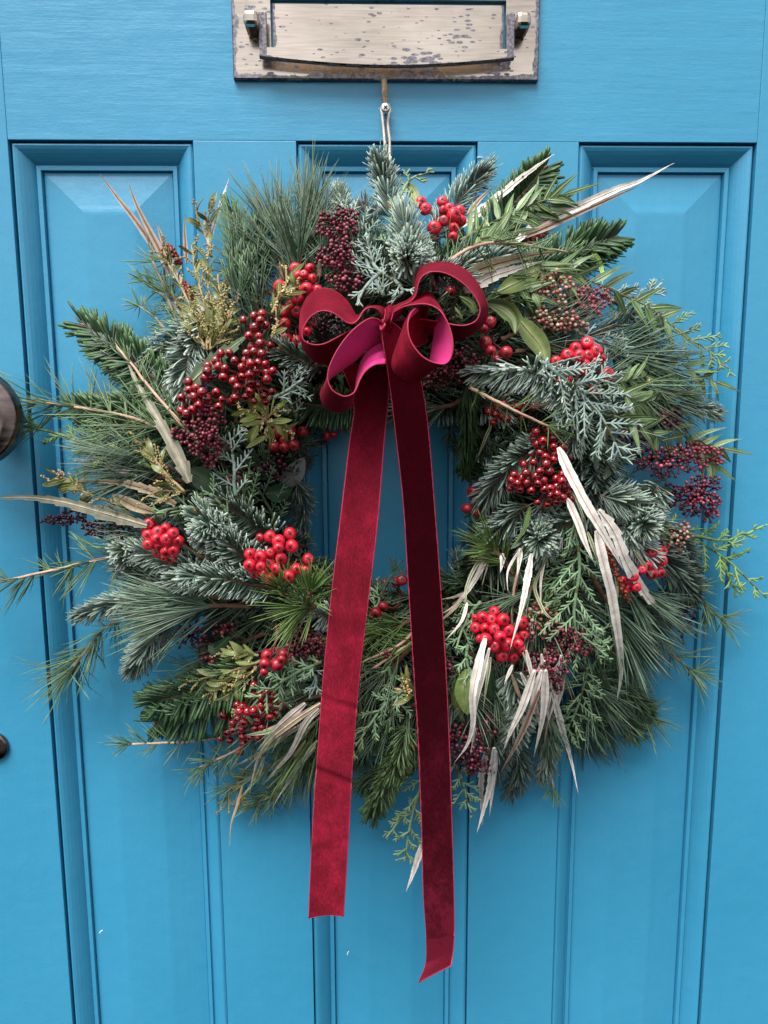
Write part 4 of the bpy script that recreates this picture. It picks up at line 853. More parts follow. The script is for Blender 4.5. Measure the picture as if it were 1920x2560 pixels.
for s in SK: skimmia(*s[:5], dh=s[5], var=s[6])

# --- berries ---------------------------------------------------------------------
def berry_mesh(name, m, dimple=.22, star=True, el=.93, seg=18, rings=13, dot=(.10, .04, .03)):
    mb = MB(); V, Cc = [], []
    for i in range(rings+1):
        th = PI*i/rings; z = math.cos(th); r = math.sin(th)
        dip = dimple*math.exp(-(th/.42)**2); dip2 = .10*math.exp(-((PI-th)/.3)**2)
        for j in range(seg):
            a = 2*PI*j/seg; k = 1+.018*math.sin(3*a+1)+.012*math.sin(5*a)*math.sin(th)
            V.append((r*k*math.cos(a), r*k*math.sin(a), z*el-dip+dip2))
            Cc.append((1, 1, 1) if th > .34 or star else dot)
    i = np.arange(rings)[:, None]*seg; j = np.arange(seg)[None]; j2 = (j+1) % seg
    mb.add(V, np.stack([i+j, i+seg+j, i+seg+j2, i+j2], -1).reshape(-1, 4), None, Cc)
    if star:
        for k in range(5):
            a = 2*PI*k/5; w_ = .36
            def q(r, an, z): return (r*math.cos(an), r*math.sin(an), z)
            z0 = el-dimple*.86
            vv = [q(.03, a, z0+.10), q(.20, a-w_*1.3, z0+.085), q(.56, a, el-.125), q(.20, a+w_*1.3, z0+.085), q(.20, a, z0+.15)]
            mb.add(vv, None, [(0, 1, 4), (1, 2, 4), (2, 3, 4), (3, 0, 4)], (.09, .035, .03))
        mb.add([(.16*math.cos(2*PI*k/8), .16*math.sin(2*PI*k/8), el-dimple*.75) for k in range(8)]+[(0, 0, el-dimple*.7)], None, [(k, (k+1) % 8, 8) for k in range(8)], (.05, .03, .02))
    o = mb.build(name, m); me = o.data; bpy.data.objects.remove(o); return me
RM = berry_mesh('scarlet_berry', ROWAN); HM = berry_mesh('matte_berry', HYPER, dimple=.14); GM = berry_mesh('glossy_berry', GLOSS, dimple=.05, star=False)
RMD = RM.copy(); RMD.materials.clear(); RMD.materials.append(HYPER)
def cluster(name, items, mesh, dh, label, stemcol=(.16, .03, .03), kk=1.0, face=.55, back=.032, depth=.010, base=None, hfix=None):
    """items: (x, y, r) in photo pixels; every berry is an object of its own"""
    it = np.array([(q[0], q[1], q[2]*kk) for q in items]); cx, cy = it[:, 0].mean(), it[:, 1].mean()
    R_ = max(20, np.hypot(it[:, 0]-cx, it[:, 1]-cy).max())
    pos, rs = [], []
    for x, y, r in it:
        u = math.hypot(x-cx, y-cy)/R_; h = (surf(x, y)+dh if hfix is None else hfix)+depth*(1-u*u)+R.uniform(-.25, .25)*r*.0003
        # keep berries from sinking into one another
        for _ in range(12):
            p = P(x, y, h); rr = r*np.dot(p-CAM, FW)/FPX
            bad = [1 for p2, r2 in zip(pos, rs) if np.linalg.norm(p-p2) < (rr+r2)*.93]
            if not bad: break
            h += .0016
        pos.append(p); rs.append(rr)
    pos = np.array(pos); root = P(cx, cy, max(.012, (surf(cx, cy)+dh if hfix is None else hfix)-back)) if base is None else P(*base)
    mb = MB(); K = max(1, len(pos)//5); J0 = pos[R.choice(len(pos), K, replace=False)]; lab = ((pos[:, None]-J0[None])**2).sum(-1).argmin(1)
    for k in range(K):
        q = pos[lab == k]
        if not len(q): continue
        jn = q.mean(0)*.62+root*.38; tube(mb, smooth([root, (root+jn)/2+R.randn(3)*.001, jn], 6), .0010, .0008, stemcol, 6)
        for c in q: tube(mb, smooth([jn, (jn+c)/2+R.randn(3)*.0012, c], 5), .0006, .0005, stemcol, 5)
    cl = mb.build(name, BARK, wreath, label=label)
    for p, r, src in zip(pos, rs, items):
        me = mesh if len(src) < 4 else src[3]
        o = bpy.data.objects.new('berry', me); C.objects.link(o); o.parent = cl
        out = nrm((p-root)*.6/max(np.linalg.norm(p-root), 1e-4)+np.array([0, -(1.3 if mesh is RM else face), -.10])+.36*R.randn(3))
        o.rotation_mode = 'QUATERNION'; o.rotation_quaternion = Vector(out).to_track_quat('Z', 'Y') @ __import__('mathutils').Quaternion((0, 0, 1), R.rand()*6)
        o.location = p; o.scale = (r*(.96+.08*R.rand()), r*(.96+.08*R.rand()), r*(.93+.12*R.rand()))
    return cl
def scl(tile, pts): return [(*tile(p)[0][:2], p[2]*tile.k)+tuple(p[3:]) for p in pts]
SC = 'scarlet_berry_cluster'
cluster(SC, scl(tB, [(1145, 450, 45), (1180, 500, 48), (1308, 445, 45), (1318, 510, 38, RMD), (1362, 495, 42), (1400, 545, 56), (1440, 520, 48), (1448, 590, 46), (1320, 590, 42, RMD), (1247, 645, 55), (1395, 640, 40), (1390, 712, 38)]), RM, .012, 'bright red berries at the upper right of the ring')
cluster(SC, scl(tB, [(180, 960, 50), (290, 955, 40), (205, 1020, 50), (60, 1095, 52), (265, 1110, 50), (200, 1180, 48), (140, 1235, 38), (310, 1035, 36), (350, 1120, 38), (245, 1000, 34)]), RM, .018, 'bright red berries above and left of the bow')
cluster(SC, scl(tB, [(95, 1285, 48), (195, 1290, 46), (100, 1380, 46), (112, 1490, 48), (190, 1510, 42), (335, 1370, 42), (270, 1440, 38)]), RM, .004, 'scarlet berries beside the left bow loop')
cluster(SC, scl(tI, [(1145, 155, 50), (1108, 187, 32), (1140, 240, 48), (1215, 215, 50), (1275, 185, 40), (1205, 268, 48), (1282, 270, 50), (1330, 225, 45), (1372, 285, 45), (1140, 312, 45), (1235, 322, 48), (1210, 375, 42), (1277, 365, 45), (1337, 355, 46), (1320, 420, 42), (1265, 412, 30)]), RM, .016, 'tight bunch of scarlet berries at the left under a grey leaf')
cluster(SC, scl(tJ, [(768, 257, 34, RMD), (845, 250, 48), (998, 228, 50), (910, 285, 52), (910, 335, 46), (1012, 325, 52), (845, 375, 40), (692, 385, 46), (772, 402, 50), (930, 420, 48), (835, 455, 48), (693, 470, 52), (890, 495, 42), (730, 530, 42), (803, 535, 38), (855, 570, 45), (925, 535, 35), (985, 555, 52), (1043, 500, 50), (1118, 510, 46), (1136, 423, 44), (775, 480, 40)]), RM, .016, 'wide bunch of scarlet berries at the lower left of the hole', hfix=.112)
cluster(SC, scl(tK, [(1155, 825, 42), (1008, 875, 32), (1065, 868, 45), (1135, 885, 45), (1222, 888, 52), (1368, 910, 48), (1010, 950, 45), (1083, 950, 42), (1155, 960, 45), (1265, 968, 48), (1383, 1003, 42), (1045, 1035, 35), (1088, 1040, 52), (1200, 1020, 50), (1310, 1035, 45), (1160, 1092, 50), (1260, 1080, 52), (1340, 1075, 42), (1370, 1120, 45), (1215, 1165, 52), (1298, 1178, 42)]), RM, .014, 'tight bunch of scarlet berries right of the ribbon tails')
cluster(SC, scl(tH, [(30, 382, 46), (118, 332, 52), (180, 280, 50), (268, 240, 54), (340, 300, 52), (210, 335, 50), (275, 335, 46), (255, 405, 45), (325, 385, 40), (418, 480, 58), (115, 510, 45), (245, 440, 40), (320, 595, 35), (60, 545, 36), (190, 590, 36), (380, 360, 34)]), RM, .012, 'scarlet berries behind the grey cypress at the right')
cluster(SC, scl(tL, [(830, 345, 40), (900, 340, 42), (898, 405, 42), (885, 490, 38), (830, 500, 42), (690, 515, 45), (620, 545, 30), (662, 598, 38), (720, 595, 35), (800, 440, 38), (760, 470, 34)]), RM, .022, 'scarlet berries crossed by dried leaves at the right')
HB = 'crimson_berry_cluster'
cluster(HB, scl(tF, [(755, 935, 45), (880, 915, 45), (975, 915, 48), (755, 1030, 48), (828, 985, 34), (830, 1038, 38), (905, 1025, 42), (682, 985, 30)]), HM, .012, 'dark crimson berries at the upper left of the hole', hfix=.055)
cluster(HB, scl(tF, [(1160, 950, 40), (1215, 940, 28)]), HM, 0, 'pair of shaded crimson berries over the blue panel', hfix=.035, base=(870, 1070, .05))
cluster(HB, scl(tG, [(880, 75, 48), (830, 130, 35), (840, 235, 52), (880, 300, 44), (1000, 310, 50), (927, 358, 28)]), HM, .014, 'five crimson berries right of the bow')
cluster(HB, scl(tG, [(740, 1383, 45), (698, 1508, 44), (768, 1530, 42)]), HM, 0, 'three crimson berries at the right rim of the hole', hfix=.065, base=(1270, 1190, .07))
cluster(HB, scl(tK, [(310, 605, 38), (400, 595, 40), (445, 585, 46)]), HM, 0, 'three crimson berries at the bottom rim of the hole', hfix=.045, base=(1010, 1500, .05))
cluster(HB, scl(tK, [(300, 785, 42), (245, 835, 44)]), HM, 0, 'two crimson berries between the ribbon tails', hfix=.075, base=(1000, 1510, .06))
cluster(HB, scl(tJ, [(822, 1160, 46), (950, 1155, 45), (805, 1225, 45), (900, 1235, 56), (800, 1290, 34), (935, 1190, 34)]), HM, 0, 'dark wine berries hanging on thin red stalks', hfix=.118, base=(690, 1560, .105))
cluster(HB, scl(tO, [(120, 910, 46), (180, 815, 40)]), HM, 0, 'two berries left of the wider ribbon tail', hfix=.075)
cluster(HB, scl(tO, [(680, 1065, 38), (1000, 1000, 36)]), HM, 0, 'berries half behind the dark ribbon tail', hfix=.08)
cluster(HB, scl(tB, [(1375, 1135, 44), (1260, 1085, 34)]), HM, 0, 'crimson berries inside the upper right bow loop', hfix=.085)
def pack(ells, r, dmin=1.42, dens=1.3):
    r *= 1.07
    out = []
    for cx, cy, rx, ry in ells:
        n = int(rx*ry*PI/(r*r*PI)*.62*dens); tr = 0; m = 0
        while m < n and tr < 900:
            tr += 1; a = R.rand()*2*PI; q = math.sqrt(R.rand()); x, y = cx+rx*q*math.cos(a), cy+ry*q*math.sin(a)
            if all((x-o[0])**2+(y-o[1])**2 > (dmin*r*min(1, .8+.3*R.rand()))**2 for o in out): out.append((x, y, r*R.uniform(.85, 1.08))); m += 1
    return [(*D((x, y))[0], q*1.1573) for x, y, q in out]
GB = 'glossy_berry_cluster'
cluster(GB, pack([(550, 708, 32, 36), (563, 745, 24, 22)], 9.6), GM, .020, 'glossy dark red berries left of the scarlet ones', depth=.014)
cluster(GB, pack([(555, 800, 36, 50), (500, 790, 44, 34), (545, 850, 44, 26), (470, 800, 24, 24)], 9.8), GM, .028, 'big heap of glossy crimson berries on the upper left', depth=.016)
cluster(GB, pack([(435, 862, 44, 26), (425, 830, 22, 24), (480, 870, 26, 18), (395, 900, 14, 20)], 9.8), GM, .028, 'glossy crimson berries along the jagged green leaf', depth=.012)
cluster(GB, pack([(1180, 960, 42, 36), (1215, 985, 26, 22)], 9.2), GM, .010, 'upper glossy berries on the right of the ring', hfix=.098, depth=.012)
cluster(GB, pack([(1155, 1030, 56, 34), (1190, 1065, 50, 30), (1215, 1045, 30, 26), (1120, 1045, 28, 16)], 9.4), GM, .012, 'hanging heap of glossy dark red berries on the right', hfix=.102, depth=.016)
cluster(GB, pack([(1075, 888, 34, 22), (1130, 880, 30, 22), (1060, 905, 14, 10)], 9.2), GM, 0, 'glossy berries in shade behind the slanting twig', hfix=.075)
cluster(GB, pack([(510, 1545, 34, 32), (570, 1530, 40, 34), (540, 1580, 50, 24), (490, 1590, 26, 18), (560, 1490, 22, 16)], 9.2), GM, .014, 'glossy dark red berries at the lower left', depth=.014)
cluster(GB, [(*D((x, y))[0], 10.6) for x, y in ((519, 1625), (525, 1605), (540, 1592), (600, 1590))], GM, .012, 'few glossy berries at the very bottom of their bunch')

# --- leaves ------------------------------------------------------------------------
def blade(mb, pts, w, cols, dh=.02, teeth=0, tn=10, fold=.11, tilt=0, prof='lance', n=46, th=.00035, curl=0, c3=None, side=1):
    """cols: (blade, midrib, margin); pts in photo pixels from base to tip; w in photo pixels"""
    n = 120 if teeth else n
    p = path3(pts, dh, n) if c3 is None else smooth(c3, n); t = nrm(np.gradient(p, axis=0))
    view = nrm(CAM-p)                   # the leaf lies roughly facing out of the wreath
    nn = nrm(view*.4+np.array([0, -1.0, 0])-(t*(view*.4+np.array([0, -1.0, 0]))).sum(1, keepdims=True)*t); sd = np.cross(t, nn)
    if tilt:
        a = tilt if np.isscalar(tilt) else np.interp(np.linspace(0, 1, n), np.linspace(0, 1, len(tilt)), tilt)
        a = np.broadcast_to(a, n)[:, None]; sd, nn = sd*np.cos(a)+nn*np.sin(a), nn*np.cos(a)-sd*np.sin(a)
    u = np.linspace(0, 1, n); depth = ((p-CAM)@FW).mean()
    W = w*depth/FPX*.5
    if prof == 'lance': pr = np.minimum(1, (.35+u/.30)**.8)*np.minimum(1, ((1-u)/.72)**.9)
    elif prof == 'ellip': pr = np.sin(PI*np.clip(u*.98+.02, 0, 1))**.72
    elif prof == 'strap': pr = np.minimum(1, (u/.14+.35))*np.minimum(1, ((1-u)/.50)**.8)
    pr = np.clip(pr, .03, 1)
    def edge(ph):
        e = pr.copy()
        if teeth:
            s = (u*tn+ph+.15*np.sin(9*u+ph*7)) % 1.0; e = e*(1-teeth*1.25*(1-s**1.5)*(pr > .12))*(1+.05*np.sin(u*23+ph*5))
        return e*W
    eL, eR = edge(R.rand()), edge(R.rand())
    us = np.array([-1, -.5, 0, .5, 1.0]); rows = []
    for i_, s in enumerate(us):
        e = eL if s < 0 else eR
        hgt = fold*W*pr*(abs(s)**1.2)*1.0 + (.006*W*np.sin(u*17+s*4)) + curl*W*(s*s)
        rows.append(p+sd*(e*s)[:, None]+nn*hgt[:, None])
    V = np.array(rows); m = len(us); cA, cM, cE = [np.array(c, float) for c in cols]
    cc = np.zeros((m, n, 3)); cc[2] = cM; cc[1] = cc[3] = cA; cc[0] = cc[4] = cE
    cc[1] *= 1+.05*R.randn(n, 1); cc[3] *= 1+.05*R.randn(n, 1); cc[0] *= 1+.06*R.randn(n, 1)
    if teeth: W = W*1.12
    i = np.arange(m-1)[:, None]*n; j = np.arange(n-1)[None]; F = np.stack([i+j, i+n+j, i+n+j+1, i+j+1], -1).reshape(-1, 4)
    mb.add(V.reshape(-1, 3), F, None, cc.reshape(-1, 3))
    Vb = V-nn[None]*th; mb.add(Vb.reshape(-1, 3), F[:, ::-1], None, (cc*.85).reshape(-1, 3))
    # raised midrib
    tube(mb, p[:-1]+nn[:-1]*.0001, .0007*min(1, W/.003), .0002, cM, 5)
PINKW = ((.90, .85, .78), (.74, .64, .56), (.93, .90, .84)); TAN = ((.44, .35, .24), (.58, .47, .34), (.50, .38, .27)); BRN = ((.42, .33, .27), (.24, .12, .08), (.52, .42, .36))
GREYO = ((.165, .160, .115), (.40, .36, .27), (.20, .195, .14)); OLB = ((.24, .205, .13), (.16, .10, .055), (.33, .28, .19)); SILV = ((.56, .53, .48), (.55, .44, .34), (.66, .62, .57))
WGRN = ((.50, .52, .34), (.20, .28, .07), (.62, .60, .50))
def dleaf(tile, pts, w, cols, label=None, **kw):
    w *= .76 if cols is PINKW or cols is SILV else .95
    if tile in (tN, tM, tO): kw['dh'] = kw.get('dh', .02)+.016
    mb = MB(); blade(mb, tile(*pts), w*tile.k, cols, **kw); return mb.build('dried_leaf', DRY, wreath, label=label)
DL = [
 (tA, [(680, 900), (450, 560), (280, 340), (150, 165)], 52, BRN, dict(dh=.004, label='slender pinkish dried leaf reaching highest at the upper left')),
 (tA, [(700, 950), (600, 730), (450, 440), (370, 235)], 64, BRN, dict(dh=.008)),
 (tA, [(690, 900), (640, 700), (610, 610), (588, 540)], 42, BRN, dict(dh=.006)),
 (tA, [(820, 860), (805, 640), (805, 465)], 38, BRN, dict(dh=.004)),
 (tA, [(980, 750), (1060, 450), (1110, 310), (1145, 205)], 52, PINKW, dict(dh=.002, teeth=.25, tn=5)),
 (tA, [(980, 1280), (820, 1050), (640, 800)], 95, SILV, dict(dh=.006)),
 (tE, [(1455, 1310), (1390, 1150), (1230, 850), (1060, 560), (955, 325)], 132, GREYO, dict(dh=.030, teeth=.24, tn=8, fold=.12, label='long grey-green saw-edged leaf standing up on the left')),
 (tE, [(1350, 1480), (1200, 1390), (1000, 1325), (800, 1300), (590, 1310)], 100, OLB, dict(dh=.022, teeth=.28, tn=10)),
 (tE, [(1130, 1640), (850, 1560), (500, 1465), (200, 1425), (-160, 1440)], 128, GREYO, dict(dh=.026, teeth=.26, tn=9, fold=.10, label='longest grey-brown saw-edged leaf running out past the left edge')),
 (tE, [(1050, 1260), (850, 1190), (700, 1150), (560, 1140)], 62, SILV, dict(dh=.014, teeth=.1)),
 (tE, [(1200, 1540), (1020, 1480), (870, 1400)], 92, OLB, dict(dh=.020, prof='ellip')),
 (tC, [(-60, 520), (120, 380), (300, 230), (420, 140), (535, 60)], 78, PINKW, dict(dh=.010, teeth=.2, tn=7)),
 (tC, [(20, 420), (90, 330), (185, 240)], 34, BRN, dict(dh=.014)),
 (tC, [(310, 575), (440, 470), (640, 385), (900, 270), (1050, 215), (1245, 113)], 92, PINKW, dict(dh=.018, teeth=.12, tn=9, fold=.3, label='long silvery pink dried leaf pointing to the upper right')),
 (tC, [(330, 560), (600, 440), (850, 330), (1050, 240)], 50, BRN, dict(dh=.013)),
 (tC, [(-40, 800), (120, 730), (300, 680), (440, 650), (590, 635)], 84, OLB, dict(dh=.030, teeth=.15, tn=8)),
 (tC, [(0, 870), (150, 790), (300, 740), (480, 690)], 118, SILV, dict(dh=.024, teeth=.22, tn=7)),
 (tG, [(1400, 1040), (1500, 1260), (1640, 1520), (1800, 1790), (1900, 1980)], 105, PINKW, dict(dh=.036, teeth=.08, tn=10, prof='strap', label='broad pale dried leaf slanting down from the right berries')),
 (tL, [(450, 40), (560, 200), (650, 420), (780, 640), (870, 750), (930, 845)], 118, PINKW, dict(dh=.034, teeth=.26, tn=9, prof='strap', label='widest pale saw-edged leaf over the right-hand berries')),
 (tL, [(225, -40), (300, 130), (350, 270), (412, 415)], 66, PINKW, dict(dh=.030, prof='strap')),
 (tL, [(430, 190), (480, 400), (540, 650), (590, 950), (610, 1200), (578, 1412)], 88, PINKW, dict(dh=.034, prof='strap', tn=10, teeth=.06, label='pale dried leaf hanging lowest on the right')),
 (tL, [(700, 330), (780, 440), (850, 540), (960, 692)], 28, WGRN, dict(dh=.034)),
 (tL, [(370, 200), (420, 340), (450, 450)], 28, WGRN, dict(dh=.03)),
 (tK, [(1440, 380), (1400, 620), (1350, 850), (1278, 1108)], 78, PINKW, dict(dh=.034, teeth=.14, tn=9, label='pale dried leaf ending over the scarlet berries')),
 (tK, [(1355, 340), (1345, 450), (1328, 562)], 56, PINKW, dict(dh=.020)),
 (tK, [(1220, 380), (1215, 450), (1200, 530)], 60, PINKW, dict(dh=.016)),
 (tK, [(1130, 300), (1060, 480), (960, 650), (850, 780), (740, 850)], 66, PINKW, dict(dh=.016, tilt=(0, .5, .2, 0))),
 (tK, [(1150, 290), (1010, 480), (940, 640), (930, 750), (875, 880)], 30, WGRN, dict(dh=.020)),
 (tK, [(980, 660), (860, 710), (740, 735)], 42, SILV, dict(dh=.006, teeth=.25, tn=5)),
 (tK, [(1180, 260), (1120, 420), (1060, 620)], 30, SILV, dict(dh=.012)),
 (tS, [(500, 250), (400, 400), (335, 570), (380, 720), (450, 830), (560, 880)], 56, WGRN, dict(dh=.020, tilt=(1.1, 1.0, .7, .2, .0), label='curling green and white leaf above the skimmia')),
 (tO, [(1330, 60), (1270, 280), (1210, 600), (1215, 850), (1160, 1060), (1035, 1240)], 112, PINKW, dict(dh=.028, prof='lance', teeth=.1, tn=9, fold=.35, label='large white dried leaf hanging below the scarlet berries')),
 (tO, [(1370, 150), (1310, 400), (1240, 700), (1225, 950), (1190, 1168)], 62, PINKW, dict(dh=.024)),
 (tO, [(1590, 310), (1540, 420), (1510, 500)], 46, PINKW, dict(dh=.010)),
 (tN, [(1130, -60), (1060, 150), (990, 300), (945, 415)], 62, PINKW, dict(dh=.020)),
 (tN, [(1160, 60), (1060, 300), (1000, 420), (930, 545)], 46, BRN, dict(dh=.018, teeth=.2)),
 (tN, [(1170, -60), (1120, 120), (1080, 300)], 52, PINKW, dict(dh=.016)),
 (tN, [(1195, -60), (1180, 200), (1125, 455)], 62, PINKW, dict(dh=.020)),
 (tN, [(1215, -20), (1220, 90), (1208, 185)], 40, PINKW, dict(dh=.012)),
 (tN, [(1235, 60), (1290, 280), (1340, 450), (1388, 672)], 58, PINKW, dict(dh=.012, teeth=.12)),
 (tN, [(850, 400), (815, 560), (815, 720), (822, 862)], 70, SILV, dict(dh=.002, teeth=.3, tn=10)),
 (tN, [(890, 400), (870, 600), (830, 760), (788, 905)], 66, PINKW, dict(dh=.008, teeth=.15)),
 (tN, [(900, 420), (885, 600), (862, 808)], 46, PINKW, dict(dh=.004)),
 (tN, [(500, 880), (430, 1080), (400, 1170), (368, 1254)], 56, PINKW, dict(dh=.004, teeth=.12, label='lone pale dried leaf tip poking out below the dark ribbon tail')),
 (tM, [(1330, 280), (1150, 400), (1010, 520), (950, 640), (905, 835)], 44, TAN, dict(dh=.020)),
 (tM, [(1320, 310), (1240, 400), (1160, 560), (1080, 660), (1018, 722)], 50, SILV, dict(dh=.020)),
 (tM, [(1300, 540), (1210, 640), (1130, 760), (1050, 890)], 34, SILV, dict(dh=.010)),
 (tM, [(1240, 280), (1080, 420), (960, 550)], 62, SILV, dict(dh=.018)),
 (tM, [(1310, 500), (1230, 620), (1195, 782)], 24, WGRN, dict(dh=.012)),
 (tM, [(1200, 380), (1000, 450), (880, 470)], 44, WGRN, dict(dh=.016)),
 (tM, [(1000, 600), (940, 740), (850, 850)], 26, WGRN, dict(dh=.008)),
 (tM, [(870, 760), (830, 900), (800, 1000), (793, 1132)], 17, TAN, dict(dh=-.004)),
 (tQ, [(1290, 120), (1370, 260), (1415, 400), (1405, 520)], 75, ((.26, .42, .08), (.40, .55, .16), (.36, .52, .14)), dict(dh=.018, label='small bright lime leaf at the upper right')),
 (tG, [(900, 830), (840, 970), (790, 1090), (712, 1250)], 26, WGRN, dict(dh=0.0)),
 (tK, [(1430, 20), (1380, 200), (1275, 350)], 40, ((.12, .20, .06), (.2, .3, .1), (.16, .26, .08)), dict(dh=.030)),
]
for i in range(20):
    x0, y0 = 1110+i*6.5+R.randn()*10, 1400+R.rand()*60; a = rad(64+i*2.8+6*R.randn()); l = R.uniform(90, 190)
    DL.append((D, [(x0, y0), (x0+.5*l*math.cos(a)+R.randn()*6, y0+.5*l*math.sin(a)), (x0+l*math.cos(a), y0+l*math.sin(a))], R.uniform(8, 15), (PINKW, PINKW, SILV, TAN)[R.randint(4)], dict(dh=R.uniform(.010, .034))))
for x0, y0, a, l in ((1060, 1420, 98, 120), (1000, 1290, 135, 90), (1180, 1190, 95, 130), (1215, 1010, 70, 170), (1240, 1050, 62, 200), (1300, 1160, 80, 180), (640, 1570, 140, 150), (680, 1560, 128, 170), (660, 1600, 120, 120), (700, 1530, 146, 190), (620, 1590, 150, 140), (1010, 1300, 120, 100), (1120, 1190, 105, 90)):
    a = rad(a); DL.append((D, [(x0, y0), (x0+.5*l*math.cos(a)+R.randn()*8, y0+.5*l*math.sin(a)), (x0+l*math.cos(a), y0+l*math.sin(a))], R.uniform(7, 11), (PINKW, WGRN, TAN)[R.randint(3)], dict(dh=R.uniform(.014, .028))))
for t_, p_, w_, c_2, kw in DL: dleaf(t_, p_, w_, c_2, **kw)
def gleaf(tile, pts, w, cols, label=None, **kw):
    kw.setdefault('prof', 'ellip'); mb = MB(); blade(mb, tile(*pts), w*tile.k, cols, **kw); return mb.build('evergreen_leaf', LEAF, wreath, label=label)
OLV = ((.115, .155, .042), (.26, .30, .12), (.10, .135, .04)); LGT = ((.24, .34, .10), (.34, .43, .17), (.22, .31, .09)); DKG = ((.018, .045, .024), (.05, .09, .04), (.02, .05, .02)); HOL = ((.13, .20, .115), (.33, .40, .24), (.14, .21, .12)); GRD = ((.075, .085, .085), (.11, .125, .115), (.08, .09, .09))
gleaf(tF, [(65, 600), (180, 480), (330, 350), (540, 185)], 165, HOL, dh=.027, teeth=.34, tn=5, fold=.08, label='jagged holly-like green leaf under the berries on the upper left')
gleaf(tQ, [(200, 600), (380, 510), (560, 420), (700, 270)], 215, OLV, dh=.020, label='broad olive leaf under the silvery leaf right of the bow')
gleaf(tQ, [(420, 880), (560, 1050), (700, 1230), (775, 1480)], 235, OLV, dh=.014, label='broad olive leaf curling down right of the bow')
gleaf(tQ, [(80, 730), (250, 780), (380, 900), (400, 1090)], 200, ((.05, .075, .03), (.22, .26, .11), (.12, .16, .05)), dh=.020, curl=.5)
gleaf(tH, [(540, 800), (700, 810), (890, 755)], 130, LGT, dh=.012, label='light green oval leaf at the right edge')
gleaf(tH, [(110, 740), (150, 880), (60, 1045)], 85, OLV, dh=.010)
gleaf(tH, [(240, 830), (330, 1000), (340, 1230)], 75, DKG, dh=.016)
gleaf(tH, [(390, 1000), (460, 1150), (395, 1290)], 90, ((.05, .09, .045), (.12, .17, .08), (.05, .09, .04)), dh=.010)
gleaf(tH, [(720, 1430), (830, 1390), (925, 1370)], 90, DKG, dh=.010)
gleaf(tO, [(1150, 350), (1130, 560), (1165, 780)], 175, LGT, dh=.016, label='pale green rounded leaf beside the dark ribbon tail')
gleaf(tO, [(1090, 400), (1040, 620), (1140, 860)], 90, OLV, dh=.008, tilt=.6)
gleaf(tO, [(1350, 320), (1360, 470), (1400, 650)], 125, DKG, dh=.012)
gleaf(tF, [(800, 1330), (900, 1250), (985, 1120)], 150, GRD, c3=None, dh=.0, label='dark grey-backed leaf at the left rim of the hole')
gleaf(tF, [(690, 1400), (790, 1390), (895, 1365)], 145, DKG, dh=.012)
gleaf(tF, [(90, 1210), (220, 1290), (380, 1410)], 170, DKG, dh=.014)
gleaf(tG, [((370), 800, .03), (450, 780, .035), (525, 715, .03)], 130, ((.06, .07, .085), (.09, .10, .12), (.07, .08, .09)), label='dark leaf showing beside the right ribbon tail')
gleaf(tJ, [(370, 1090), (430, 1110), (540, 1015)], 90, DKG, dh=.010)
gleaf(tB, [(1000, 300), (1080, 370), (1120, 490)], 88, OLV, dh=.016)
gleaf(tB, [(900, 980), (980, 1010), (1050, 1060)], 90, DKG, dh=.006)
gleaf(tG, [(430, 130, .06), (560, 330, .06), (600, 470, .06)], 70, OLV)
gleaf(tB, [(1440, 1170), (1530, 1230), (1555, 1310)], 60, ((.12, .19, .06), (.2, .3, .1), (.12, .19, .06)), dh=.006)
gleaf(tB, [(1400, 1250), (1430, 1300), (1465, 1345)], 36, LGT, dh=.006)
gleaf(tK, [(1260, 540), (1330, 560), (1420, 590)], 110, DKG, dh=.002)
gleaf(tF, [(1170, 620), (1300, 590), (1380, 560)], 50, DKG, dh=-.01)

# narrow-leaved sprigs, and wattle with its racemes of tiny yellow buds
def narrow(tile, pts, dh, n=12, L=.030, w=.0047, cols=None, ang=36, name='narrow_leaved_sprig', stem=(.16, .17, .08), both=True, label=None):
    dh += .008; L *= 1.08
    cols = cols or ((.13, .21, .085), (.22, .30, .14), (.14, .22, .09))
    pp = path3(tile(*pts), dh, 30); mt = MB(); tube(mt, pp, .0011, .0005, stem, 6); root = mt.build(name, BARK, wreath, label=label)
    mb = MB(); t, nn, b = frames(pp)
    for k in range(n):
        u = .08+.9*k/n; i = int(u*29); s = 1 if k % 2 else -1; a = rad(ang+10*R.randn())
        d = nrm(np.cos(a)*t[i]+np.sin(a)*(b[i]*s+nn[i]*.3*R.randn())); l = L*(.7+.4*R.rand())*(1-.3*u)
        q = [pp[i], pp[i]+d*l*.5+nn[i]*.001, pp[i]+d*l+np.array([0, 0, -.10*l])*R.rand()+nn[i]*.002*R.randn()]
        blade(mb, None, w*FPX/.55*(.8+.4*R.rand()), [np.clip(np.array(c)*(1+.16*R.randn()), .01, 1) for c in cols], c3=q, n=12, fold=.15, tilt=.5*R.randn(), prof='lance')
    q = [pp[-1], pp[-1]+t[-1]*L*.4, pp[-1]+t[-1]*L*.8]; blade(mb, None, w*FPX/.55*.8, cols, c3=q, n=12)
    mb.build('leaves', LEAF, root, kind='stuff'); return root
